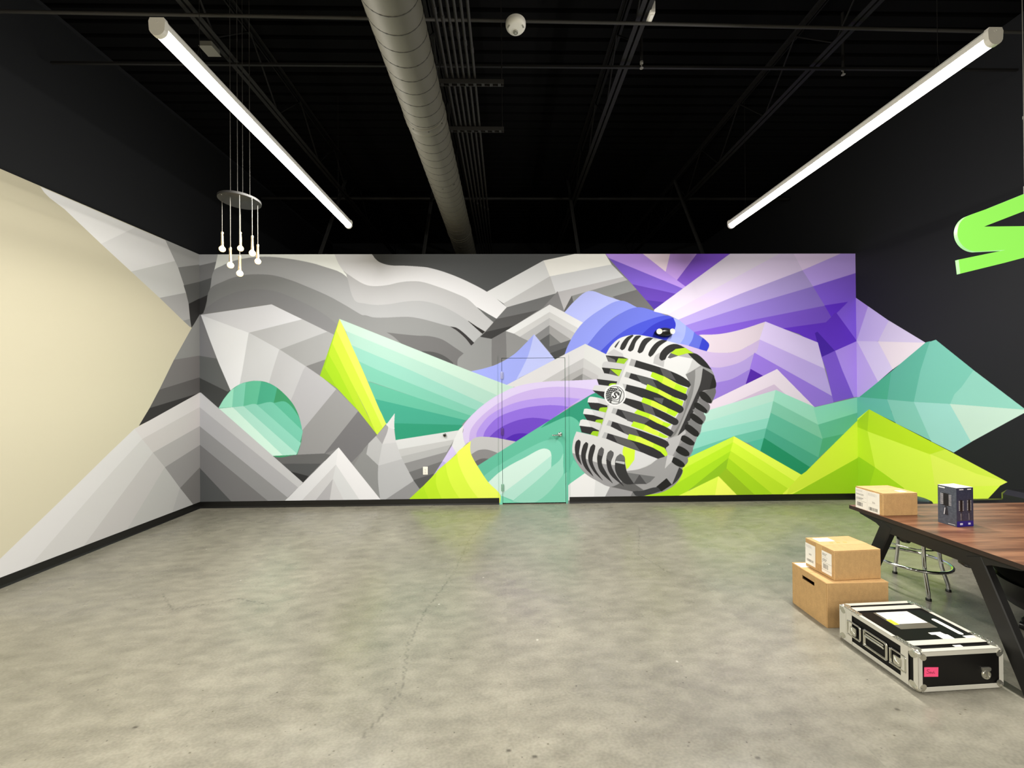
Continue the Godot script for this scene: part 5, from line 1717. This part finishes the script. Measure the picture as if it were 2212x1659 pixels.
	[200, 201, 205, 1, 5886, 2168, 5955, 2290, 6061, 2395, 6178, 2446, 6336, 2467, 6547, 2434, 6810, 2370, 6969, 2321, 7032, 2274, 6862, 2191, 6956, 2153, 7105, 2189, 7178, 2108, 7296, 2009, 7134, 1947, 7070, 1880, 7132, 1748, 7089, 1654, 7067, 1570, 7002, 1381, 6916, 1235, 6851, 1100, 6797, 943, 6667, 630, 6370, 491, 6181, 462, 6151, 630, 6024, 637, 6013, 549, 5793, 581, 5573, 653, 5511, 699, 5386, 732, 5381, 794, 5403, 936, 5446, 1050, 5754, 976, 5905, 1422, 6050, 1735, 6152, 1996, 6153, 2059, 6143, 2143],
	[31, 31, 32, 1, 6333, 2091, 6701, 1979, 6859, 1920, 7017, 1845, 7127, 1764, 7145, 1721, 7111, 1683, 6963, 1736, 6752, 1848, 6563, 1918, 6302, 1998],
	[35, 35, 37, 1, 6246, 1903, 6562, 1817, 6804, 1729, 7025, 1623, 7080, 1575, 7088, 1533, 7056, 1489, 6855, 1559, 6645, 1655, 6487, 1730, 6223, 1831],
	[35, 36, 38, 1, 6187, 1736, 6487, 1658, 6750, 1562, 6960, 1445, 7018, 1397, 7030, 1355, 7001, 1316, 6959, 1308, 6696, 1434, 6422, 1541, 6168, 1648],
	[37, 37, 39, 1, 6178, 1537, 6411, 1472, 6695, 1344, 6895, 1241, 6945, 1204, 6952, 1167, 6925, 1136, 6883, 1134, 6641, 1257, 6357, 1364, 6135, 1465],
	[40, 40, 43, 1, 6052, 1376, 6304, 1306, 6535, 1220, 6787, 1092, 6866, 1037, 6887, 1000, 6871, 968, 6828, 961, 6639, 1058, 6282, 1176, 6023, 1299],
	[41, 40, 44, 1, 5972, 1194, 6271, 1095, 6533, 1000, 6754, 910, 6806, 864, 6819, 822, 6784, 784, 6721, 795, 6427, 924, 6217, 989, 5948, 1122],
	[42, 41, 45, 1, 5902, 1021, 6216, 924, 6532, 826, 6710, 739, 6741, 702, 6743, 667, 6709, 637, 6646, 633, 6425, 729, 6163, 826, 5878, 944],
	[153, 153, 156, 0, 6264, 2113, 6335, 2091, 6305, 1997, 6230, 2016],
	[153, 155, 157, 0, 6189, 1922, 6254, 1902, 6225, 1831, 6160, 1847],
	[168, 169, 173, 0, 6134, 1747, 6190, 1735, 6170, 1659, 6148, 1701],
	[164, 165, 169, 0, 5994, 1392, 6054, 1375, 6025, 1299, 5965, 1317],
	[165, 166, 171, 0, 5925, 1213, 5974, 1193, 5950, 1122, 5890, 1138],
	[169, 170, 175, 0, 5860, 1037, 5904, 1021, 5880, 941, 5820, 957],
	[73, 72, 75, 0, 6688, 1980, 6838, 1928, 6926, 1781, 6752, 1848, 6742, 1850],
	[72, 74, 75, 0, 6341, 1874, 6573, 1813, 6656, 1655, 6414, 1751],
	[79, 80, 84, 0, 6591, 1542, 6739, 1525, 6712, 1442, 6601, 1511],
	[80, 79, 82, 0, 6411, 1472, 6563, 1406, 6615, 1269, 6462, 1323],
	[80, 80, 83, 0, 6115, 1352, 6304, 1304, 6535, 1218, 6418, 1130, 6198, 1203],
	[82, 82, 85, 0, 6056, 1165, 6197, 1118, 6323, 1073, 6385, 942, 6165, 1012],
	[84, 84, 86, 0, 5986, 992, 6216, 922, 6290, 877, 6383, 753, 6215, 810, 6048, 882],
	[167, 208, 31, 0, 6576, 1917, 6752, 1848, 6921, 1749, 7091, 1669, 7062, 1589, 6899, 1660, 6751, 1730, 6550, 1850],
	[190, 216, 60, 0, 6747, 1848, 6926, 1747, 6888, 1666, 6715, 1749],
	[170, 211, 33, 0, 6500, 1737, 6677, 1657, 6855, 1561, 7031, 1481, 7007, 1411, 6834, 1507, 6676, 1589, 6474, 1662],
	[193, 219, 62, 0, 6677, 1657, 6855, 1563, 6832, 1503, 6655, 1596],
	[173, 216, 36, 0, 6435, 1543, 6591, 1490, 6801, 1383, 6950, 1314, 6900, 1254, 6747, 1329, 6558, 1415, 6409, 1473],
	[197, 222, 62, 0, 6559, 1498, 6801, 1383, 6779, 1315, 6548, 1419],
	[175, 218, 35, 0, 6349, 1363, 6536, 1296, 6725, 1185, 6848, 1142, 6787, 1098, 6640, 1162, 6483, 1248, 6302, 1312],
	[203, 225, 65, 0, 6536, 1296, 6730, 1185, 6709, 1132, 6514, 1234],
	[176, 221, 37, 0, 6289, 1191, 6450, 1145, 6671, 1028, 6809, 953, 6744, 941, 6586, 995, 6407, 1070, 6253, 1124],
	[204, 229, 65, 0, 6471, 1137, 6671, 1028, 6654, 971, 6428, 1062],
	[184, 225, 42, 0, 6222, 1007, 6385, 962, 6585, 866, 6742, 796, 6796, 696, 6762, 663, 6689, 737, 6574, 801, 6384, 876, 6199, 930],
	[206, 231, 69, 0, 6333, 977, 6585, 866, 6571, 803, 6311, 906],
	[201, 236, 54, 1, 6142, 823, 6310, 769, 6303, 628, 6245, 545, 6181, 490, 6161, 598, 6125, 734],
	[205, 206, 212, 0, 6310, 769, 6646, 635, 6370, 491, 6244, 472, 6191, 483, 6298, 628],
	[179, 180, 184, 0, 6122, 2132, 6227, 2111, 6174, 1996, 6066, 1724, 5921, 1422, 5770, 976, 5734, 985, 5874, 1422, 6013, 1735, 6110, 1996],
	[29, 29, 29, 0, 5889, 2165, 6143, 2140, 6217, 2111, 6153, 2043, 6037, 2052, 5924, 2076],
	[135, 178, 29, 0, 6075, 2122, 6215, 2113, 6153, 2036, 6039, 2052],
	[90, 90, 92, 0, 5899, 2155, 6017, 2102, 6039, 2052, 5929, 2069],
	[180, 181, 186, 1, 5835, 2027, 5864, 2069, 5932, 2071, 6153, 2038, 6121, 1957, 5837, 1986],
	[29, 29, 30, 0, 5829, 1986, 6121, 1957, 6078, 1858, 5868, 1896],
	[152, 192, 29, 0, 5948, 1966, 6120, 1949, 6078, 1855],
	[78, 78, 82, 0, 5952, 1950, 6062, 1863, 5933, 1891],
	[183, 184, 188, 1, 5770, 1836, 5804, 1891, 5868, 1902, 6083, 1855, 6051, 1779, 5760, 1819],
	[31, 31, 33, 0, 5754, 1819, 6051, 1779, 6018, 1704, 5782, 1735],
	[149, 194, 34, 1, 5938, 1741, 5966, 1754, 6035, 1754, 6013, 1699, 5927, 1713],
	[194, 195, 199, 1, 5690, 1662, 5719, 1725, 5803, 1726, 5913, 1705, 5876, 1630, 5697, 1652],
	[33, 32, 34, 0, 5690, 1652, 5865, 1630, 5859, 1532, 5770, 1589],
	[105, 105, 108, 0, 5708, 1633, 5856, 1532, 5802, 1569],
	[205, 206, 211, 1, 5615, 1482, 5633, 1545, 5676, 1560, 5911, 1511, 5905, 1425, 5759, 1463, 5622, 1473],
	[192, 192, 197, 0, 5749, 1544, 5911, 1511, 5905, 1425, 5790, 1457],
	[37, 36, 38, 0, 5620, 1475, 5769, 1465, 5905, 1425, 5884, 1375, 5789, 1348, 5664, 1382],
	[142, 187, 29, 1, 5784, 1371, 5805, 1397, 5907, 1401, 5878, 1326, 5779, 1348],
	[207, 209, 214, 1, 5548, 1316, 5564, 1381, 5601, 1385, 5863, 1329, 5841, 1243, 5694, 1286, 5553, 1303],
	[193, 194, 200, 0, 5679, 1367, 5863, 1329, 5841, 1243, 5715, 1278],
	[37, 37, 39, 0, 5556, 1305, 5694, 1288, 5841, 1240, 5819, 1198, 5725, 1187, 5604, 1216],
	[141, 185, 29, 1, 5725, 1194, 5746, 1220, 5843, 1222, 5814, 1149, 5719, 1166],
	[208, 209, 213, 1, 5486, 1139, 5505, 1215, 5547, 1227, 5809, 1167, 5776, 1066, 5672, 1109, 5497, 1131],
	[196, 196, 201, 0, 5620, 1211, 5809, 1167, 5776, 1066, 5661, 1111],
	[39, 38, 41, 0, 5497, 1133, 5672, 1111, 5776, 1061, 5765, 1021, 5660, 1004, 5522, 1039],
	[146, 193, 29, 1, 5671, 1033, 5692, 1053, 5774, 1049, 5754, 976, 5653, 1005],
	[52, 52, 53, 1, 6018, 2292, 6056, 2342, 6095, 2381, 6066, 2327, 6031, 2274],
	[29, 29, 29, 1, 6199, 2425, 6283, 2464, 6299, 2453, 6230, 2383, 6165, 2263, 6128, 2240, 6098, 2263, 6124, 2331],
	[29, 29, 29, 1, 6325, 2440, 6389, 2456, 6412, 2449, 6335, 2362, 6292, 2247, 6249, 2219, 6216, 2237, 6240, 2299],
	[29, 29, 29, 1, 6451, 2398, 6526, 2426, 6591, 2415, 6493, 2329, 6429, 2214, 6386, 2192, 6358, 2215, 6398, 2319],
	[29, 29, 29, 1, 6641, 2350, 6726, 2388, 6797, 2375, 6683, 2297, 6587, 2171, 6544, 2138, 6520, 2172, 6556, 2256],
	[29, 29, 30, 1, 6799, 2296, 6926, 2327, 7063, 2268, 6883, 2222, 6798, 2160, 6760, 2095, 6712, 2084, 6679, 2118, 6703, 2202],
	[167, 167, 171, 1, 6591, 2043, 6618, 2150, 6687, 2202, 6679, 2118, 6712, 2084, 6755, 2094, 6741, 1987],
	[158, 193, 29, 0, 6848, 2194, 6926, 2253, 7064, 2270, 7185, 2187, 7073, 2184, 6956, 2151],
	[84, 85, 88, 0, 6806, 2126, 6851, 2193, 6959, 2152, 6840, 2115],
	[155, 155, 160, 0, 6956, 2150, 7116, 2189, 7181, 2108],
	[178, 178, 182, 0, 7178, 2108, 7296, 2009, 7070, 1872, 7129, 1968],
	[178, 178, 183, 0, 5907, 2186, 6007, 2259, 6133, 2190, 6149, 2143, 6017, 2154],
	[29, 29, 29, 1, 7108, 2187, 7232, 2178, 7358, 2072, 7455, 1945, 7305, 2007, 7179, 2113],
	[151, 151, 154, 1, 7209, 1942, 7328, 1988, 7325, 1904, 7286, 1715, 7172, 1506, 7064, 1255, 6956, 983, 6849, 942, 6914, 1047, 7086, 1360, 7174, 1621],
	[116, 116, 118, 1, 7070, 1876, 7211, 1947, 7207, 1821, 7162, 1569, 7065, 1328, 6913, 999, 6828, 941, 6957, 1130, 7043, 1318, 7099, 1570, 7148, 1706, 7112, 1790],
	[128, 129, 132, 0, 7310, 1999, 7455, 1935, 7494, 1859, 7357, 1935],
	[46, 45, 47, 1, 7328, 1962, 7442, 1893, 7494, 1840, 7450, 1672, 7311, 1626, 7257, 1516, 7051, 1056, 6945, 978, 7085, 1276, 7205, 1537, 7291, 1747],
	[29, 29, 29, 1, 7482, 1859, 7520, 1745, 7505, 1671, 7423, 1638, 7451, 1756],
	[94, 94, 96, 1, 7306, 1610, 7386, 1641, 7506, 1677, 7515, 1608, 7448, 1444, 7364, 1567],
	[111, 110, 114, 1, 7241, 1500, 7300, 1536, 7416, 1430, 7422, 1367, 7388, 1302, 7367, 1357],
	[112, 112, 115, 1, 7166, 1354, 7235, 1379, 7350, 1268, 7357, 1216, 7317, 1148, 7302, 1190],
	[113, 114, 117, 1, 7090, 1181, 7170, 1223, 7283, 1101, 7286, 1043, 7252, 970, 7236, 1012],
	[136, 136, 140, 1, 6998, 982, 7052, 1065, 7104, 1018, 7211, 959, 7211, 906, 7189, 859, 7040, 966],
	[118, 118, 122, 1, 6954, 825, 7007, 872, 7155, 797, 7160, 750, 7111, 692, 7096, 735],
	[119, 120, 124, 1, 6894, 663, 6953, 715, 7079, 651, 7086, 588, 7041, 531, 7025, 557],
	[29, 29, 29, 1, 7260, 1595, 7285, 1621, 7338, 1617, 7417, 1546, 7450, 1477, 7432, 1444, 7384, 1462, 7300, 1521],
	[29, 29, 29, 1, 7188, 1443, 7214, 1461, 7257, 1451, 7341, 1389, 7386, 1341, 7372, 1297, 7308, 1324, 7198, 1395],
	[29, 29, 29, 1, 7125, 1281, 7144, 1299, 7181, 1296, 7265, 1237, 7321, 1179, 7306, 1135, 7264, 1141, 7138, 1231],
	[29, 29, 29, 1, 7049, 1108, 7073, 1139, 7110, 1136, 7200, 1070, 7257, 1007, 7241, 957, 7188, 968, 7062, 1064],
	[29, 29, 29, 1, 6984, 935, 7008, 975, 7051, 974, 7135, 923, 7191, 868, 7176, 831, 7123, 832, 7002, 898],
	[29, 29, 29, 1, 6913, 773, 6933, 818, 6970, 820, 7059, 772, 7109, 719, 7106, 677, 7048, 670, 6932, 731],
	[29, 29, 29, 1, 6843, 622, 6862, 653, 6899, 653, 6994, 599, 7040, 547, 7030, 512, 6972, 513, 6862, 575],
	[150, 150, 154, 1, 6181, 460, 6370, 489, 6529, 552, 6646, 635, 6741, 665, 6783, 686, 6846, 591, 6951, 506, 6791, 350, 6621, 225, 6420, 180, 6211, 347],
	[175, 175, 180, 0, 6756, 916, 6955, 977, 7051, 1060, 7062, 1008, 6998, 966, 6954, 841, 6847, 653, 6794, 694, 6766, 796, 6817, 837, 6791, 905],
	[190, 190, 195, 0, 6789, 694, 6878, 674, 6846, 591, 6748, 495],
	[107, 108, 111, 0, 6186, 439, 6601, 374, 6527, 299, 6468, 269, 6284, 266],
	[72, 72, 75, 0, 6370, 405, 6470, 269, 6282, 271],
	[148, 148, 153, 0, 6780, 351, 6844, 434, 6964, 508, 6853, 253],
	[51, 51, 54, 1, 6961, 506, 7009, 468, 6992, 411, 6928, 317, 6851, 250],
	[29, 29, 29, 0, 6619, 225, 6770, 348, 6845, 253, 6694, 158],
	[56, 57, 60, 1, 6262, 167, 6420, 175, 6621, 219, 6686, 161, 6472, 103, 6325, 95],
	[93, 93, 95, 0, 5937, 239, 6116, 311, 6289, 273, 6425, 180, 6262, 161],
	[148, 148, 153, 1, 5383, 734, 5511, 701, 5573, 650, 5793, 579, 6013, 550, 6028, 454, 6111, 304, 5937, 235, 5738, 330, 5572, 446, 5468, 562, 5406, 669],
	[40, 39, 42, 1, 5421, 794, 5439, 898, 5476, 931, 5502, 898, 5478, 721, 5515, 559, 5448, 658],
	[43, 42, 44, 1, 5514, 689, 5544, 845, 5586, 894, 5614, 865, 5576, 688, 5599, 563, 5688, 388, 5562, 527],
	[43, 42, 44, 1, 5618, 636, 5648, 813, 5691, 864, 5719, 833, 5675, 625, 5724, 478, 5825, 329, 5687, 473],
	[44, 44, 46, 1, 5749, 634, 5772, 770, 5811, 818, 5846, 779, 5811, 592, 5871, 455, 5972, 285, 5792, 461],
	[45, 44, 47, 1, 5885, 591, 5902, 726, 5947, 770, 5989, 725, 5947, 580, 6007, 422, 6137, 239, 5938, 418],
	[47, 47, 49, 1, 6011, 558, 6030, 662, 6088, 716, 6148, 672, 6157, 556, 6193, 420, 6287, 271, 6168, 272, 6064, 367, 6016, 469],
	[84, 83, 86, 1, 5769, 754, 5811, 818, 5846, 779, 5815, 684, 5763, 705],
	[84, 84, 87, 1, 5900, 716, 5947, 770, 5989, 725, 5940, 603, 5890, 651],
	[99, 100, 104, 1, 6028, 657, 6088, 716, 6148, 672, 6153, 611, 6024, 614],
	[180, 182, 187, 0, 6023, 615, 6152, 600, 6148, 560, 6017, 589],
	[215, 216, 221, 1, 6179, 1577, 6171, 1528, 6148, 1484, 6112, 1449, 6067, 1427, 6018, 1419, 5969, 1427, 5924, 1450, 5889, 1486, 5867, 1530, 5860, 1579, 5868, 1629, 5891, 1673, 5926, 1708, 5971, 1730, 6021, 1737, 6070, 1729, 6114, 1706, 6150, 1671, 6172, 1626],
	[40, 41, 42, 1, 6154, 1577, 6147, 1536, 6128, 1499, 6097, 1469, 6060, 1450, 6018, 1444, 5977, 1451, 5939, 1471, 5910, 1500, 5891, 1538, 5885, 1579, 5892, 1621, 5911, 1658, 5941, 1687, 5979, 1706, 6020, 1712, 6062, 1705, 6099, 1686, 6129, 1656, 6148, 1619],
	[203, 205, 209, 1, 6147, 1577, 6140, 1538, 6122, 1503, 6093, 1475, 6058, 1457, 6018, 1452, 5979, 1458, 5944, 1476, 5916, 1505, 5898, 1540, 5892, 1579, 5899, 1618, 5917, 1653, 5945, 1681, 5981, 1699, 6020, 1705, 6060, 1698, 6095, 1680, 6123, 1652, 6141, 1616],
	[40, 40, 42, 0, 5941, 1678, 5958, 1663, 5971, 1672, 5984, 1660, 5997, 1669, 6010, 1657, 6023, 1666, 6036, 1654, 6054, 1664, 6045, 1678, 6038, 1670, 6025, 1682, 6012, 1673, 5999, 1686, 5986, 1677, 5973, 1689, 5960, 1680, 5952, 1690],
	[40, 40, 42, 0, 5913, 1653, 5932, 1638, 5947, 1647, 5962, 1635, 5977, 1643, 5991, 1631, 6006, 1639, 6021, 1627, 6041, 1637, 6032, 1651, 6023, 1644, 6008, 1656, 5993, 1647, 5979, 1660, 5964, 1651, 5949, 1664, 5934, 1655, 5924, 1665],
	[40, 41, 42, 0, 5898, 1626, 5917, 1612, 5932, 1621, 5947, 1608, 5963, 1617, 5978, 1604, 5993, 1613, 6008, 1601, 6028, 1610, 6020, 1625, 6010, 1617, 5995, 1629, 5980, 1621, 5965, 1633, 5950, 1625, 5935, 1637, 5919, 1629, 5909, 1639],
	[40, 41, 42, 0, 5891, 1599, 5909, 1585, 5924, 1593, 5938, 1581, 5953, 1590, 5967, 1577, 5981, 1586, 5995, 1574, 6015, 1584, 6007, 1598, 5998, 1590, 5983, 1603, 5969, 1594, 5955, 1606, 5940, 1598, 5926, 1610, 5912, 1601, 5902, 1612],
	[40, 41, 42, 0, 5890, 1571, 5908, 1557, 5920, 1566, 5933, 1553, 5946, 1562, 5959, 1550, 5971, 1559, 5984, 1547, 6003, 1557, 5993, 1571, 5986, 1564, 5974, 1576, 5961, 1567, 5948, 1579, 5935, 1570, 5923, 1582, 5910, 1573, 5902, 1583],
	[41, 41, 42, 0, 5896, 1543, 5911, 1528, 5922, 1537, 5932, 1525, 5943, 1534, 5953, 1523, 5963, 1532, 5974, 1520, 5991, 1531, 5980, 1544, 5976, 1537, 5966, 1548, 5955, 1539, 5945, 1551, 5934, 1542, 5924, 1554, 5914, 1545, 5909, 1554],
	[41, 41, 42, 0, 5909, 1514, 5922, 1498, 5929, 1508, 5936, 1497, 5943, 1506, 5950, 1495, 5957, 1504, 5964, 1493, 5979, 1506, 5966, 1516, 5966, 1510, 5960, 1521, 5952, 1511, 5946, 1523, 5939, 1513, 5932, 1524, 5925, 1515, 5924, 1522],
	[41, 41, 42, 0, 5935, 1485, 5944, 1467, 5946, 1477, 5948, 1467, 5950, 1477, 5952, 1466, 5954, 1476, 5956, 1466, 5968, 1482, 5951, 1486, 5959, 1482, 5957, 1493, 5954, 1483, 5953, 1494, 5950, 1483, 5949, 1494, 5946, 1484, 5952, 1488],
	[40, 41, 42, 0, 6048, 1691, 6114, 1624, 6071, 1469, 6077, 1467, 6121, 1625, 6052, 1695],
	[40, 40, 42, 0, 6012, 1665, 6106, 1633, 6108, 1638, 6014, 1670],
	[41, 41, 42, 0, 5968, 1498, 6073, 1471, 6075, 1476, 5970, 1503],
	[40, 41, 42, 1, 6092, 1572, 6086, 1547, 6072, 1525, 6050, 1511, 6024, 1506, 5998, 1511, 5976, 1526, 5962, 1548, 5957, 1573, 5963, 1599, 5977, 1621, 5999, 1635, 6025, 1640, 6051, 1635, 6073, 1620, 6087, 1598],
	[215, 216, 221, 1, 6084, 1572, 6080, 1550, 6067, 1530, 6047, 1518, 6024, 1513, 6001, 1518, 5982, 1531, 5969, 1551, 5965, 1573, 5969, 1596, 5982, 1615, 6002, 1628, 6025, 1633, 6048, 1628, 6067, 1615, 6080, 1595],
	[40, 41, 42, 0, 6081, 1577, 6072, 1609, 6042, 1627, 6012, 1620, 6003, 1592, 6019, 1570, 6026, 1557, 6017, 1545, 6001, 1549, 5990, 1572, 5974, 1564, 5989, 1535, 6023, 1528, 6044, 1554, 6034, 1579, 6021, 1596, 6023, 1606, 6039, 1609, 6057, 1599, 6063, 1573],
]
const MURAL_LEFT = [
	[228, 227, 229, 0, 1897, 3654, 960, 3654, 1348, 3312, 1699, 3533, 1823, 3583, 1868, 3615],
	[216, 215, 217, 0, 960, 3654, 549, 3656, 410, 3431, 1012, 3110, 1348, 3312],
	[194, 194, 194, 0, 1012, 3110, 410, 3431, 323, 3303, 218, 3052, 638, 2885],
	[161, 160, 161, 0, 638, 2885, 241, 3047, 180, 2894, 165, 2700, 281, 2654, 384, 2721],
	[138, 139, 139, 0, 281, 2654, 165, 2700, 148, 2586, 164, 2584],
	[162, 162, 163, 0, 556, 3660, -18, 3664, -17, 3517, 360, 3360, 417, 3447],
	[122, 122, 122, 0, 360, 3360, -17, 3520, -16, 3272, 264, 3143],
	[89, 89, 89, 0, 271, 3141, -16, 3272, -15, 3031, 188, 2905, 233, 3048],
	[39, 38, 38, 0, 188, 2905, -15, 3031, -14, 2795, 142, 2578, 165, 2700],
	[128, 128, 128, 0, -14, 2805, 142, 2568, 429, 2108, -12, 2198],
	[109, 106, 107, 0, 429, 2108, -12, 2200, -10, 1887, 648, 1711],
	[85, 82, 83, 0, 648, 1711, -10, 1887, -9, 1659, 782, 1485],
	[46, 43, 44, 0, 782, 1485, -9, 1661, -9, 1632, 920, 1282],
	[202, 197, 199, 0, -9, 1669, 978, 1250, 880, 1116, -8, 1459],
	[190, 185, 186, 0, 880, 1116, -8, 1459, -7, 1185, 740, 927],
	[166, 163, 164, 0, 740, 927, -7, 1185, -6, 910, 572, 708],
	[138, 136, 137, 0, 572, 708, -6, 910, -5, 586, 341, 379],
	[110, 108, 108, 0, 341, 379, -5, 592, -2, -10, 72, 14, 128, 96],
	[203, 201, 203, 0, 978, 1250, 880, 1116, 1215, 818, 1638, 420, 1965, 110, 2131, -46, 2420, -56, 2420, 55, 2192, 255, 1743, 619, 1255, 1026, 1056, 1186],
	[194, 192, 193, 0, 880, 1116, 740, 927, 1112, 536, 1510, 112, 1639, -45, 2066, 69, 1965, 110, 1638, 420, 1215, 818],
	[183, 180, 181, 0, 740, 927, 572, 708, 828, 390, 1053, 112, 1134, -26, 1580, 41, 1510, 112, 1112, 536],
	[175, 174, 174, 0, 572, 708, 341, 379, 465, 90, 507, -28, 1134, -5, 1053, 112, 828, 390],
	[166, 165, 166, 0, 341, 379, 128, 96, 72, 14, 507, -4, 465, 90],
]
const MURAL_RIGHT = [
	[164, 138, 216, 0, -2, 3034, -2, 3002, 193, 2831, 24, 2406, 5, 2346, -18, 2349],
	[187, 172, 223, 0, 191, 2834, 486, 2576, 329, 2312, -4, 2351, 24, 2406],
	[197, 187, 218, 0, 486, 2578, 942, 2222, 329, 2306],
	[217, 207, 216, 0, 329, 2311, 935, 2225, 954, 2205, 528, 1910],
	[201, 191, 224, 0, -11, 2357, 329, 2311, 528, 1912, 322, 1743],
	[179, 161, 220, 0, -10, 2386, 322, 1745, 235, 1662, 79, 1502, -30, 1411],
	[71, 163, 133, 0, -13, 1482, 36, 1523, 515, 1888, 453, 1499, 12, 1515],
	[88, 167, 148, 0, 512, 1885, 945, 2231, 990, 2238, 877, 1883, 796, 1479, 451, 1499],
	[111, 181, 166, 0, 987, 2232, 1052, 2248, 1427, 1861, 1290, 1639, 1194, 1473, 794, 1479, 877, 1883],
	[132, 191, 178, 0, 1425, 1863, 1846, 1451, 1837, 1435, 1192, 1467, 1240, 1592, 1309, 1673],
	[95, 174, 160, 0, -12, 1519, 36, 1523, 456, 1502, 505, 1336, 575, 1189, 187, 1343, -17, 1153],
	[121, 186, 172, 0, 451, 1501, 798, 1482, 898, 1226, 1001, 1006, 562, 1187],
	[144, 198, 191, 0, 794, 1482, 1196, 1475, 1285, 1275, 1398, 1061, 1223, 909, 990, 1004],
	[180, 207, 195, 0, 1192, 1475, 1837, 1447, 1836, 1413, 1393, 1058],
	[205, 231, 70, 0, -1, 1199, 187, 1350, 1132, 931, 1701, 684, 1641, 630, 1367, 189, -20, -289],
	[179, 213, 31, 0, 184, 1350, 1145, 933, 977, 842, 148, 1033],
	[196, 221, 68, 0, 1143, 935, 1701, 684, 1437, 712, 974, 844],
	[211, 228, 86, 0, 975, 846, 1441, 707, 1701, 684, 1641, 630, 1372, 555, 1022, 473],
	[163, 200, 29, 0, -17, 1153, 183, 1346, 155, 1031, -18, 1072],
	[184, 218, 43, 0, -18, 1080, 155, 1034, 265, 526, -24, 637],
	[152, 200, 29, 0, -24, 640, 24, 634, 268, 530, 181, 255, 159, -227, -36, -295],
	[165, 211, 29, 0, 265, 532, 648, 348, 895, 26, 159, -227, 184, 263],
]
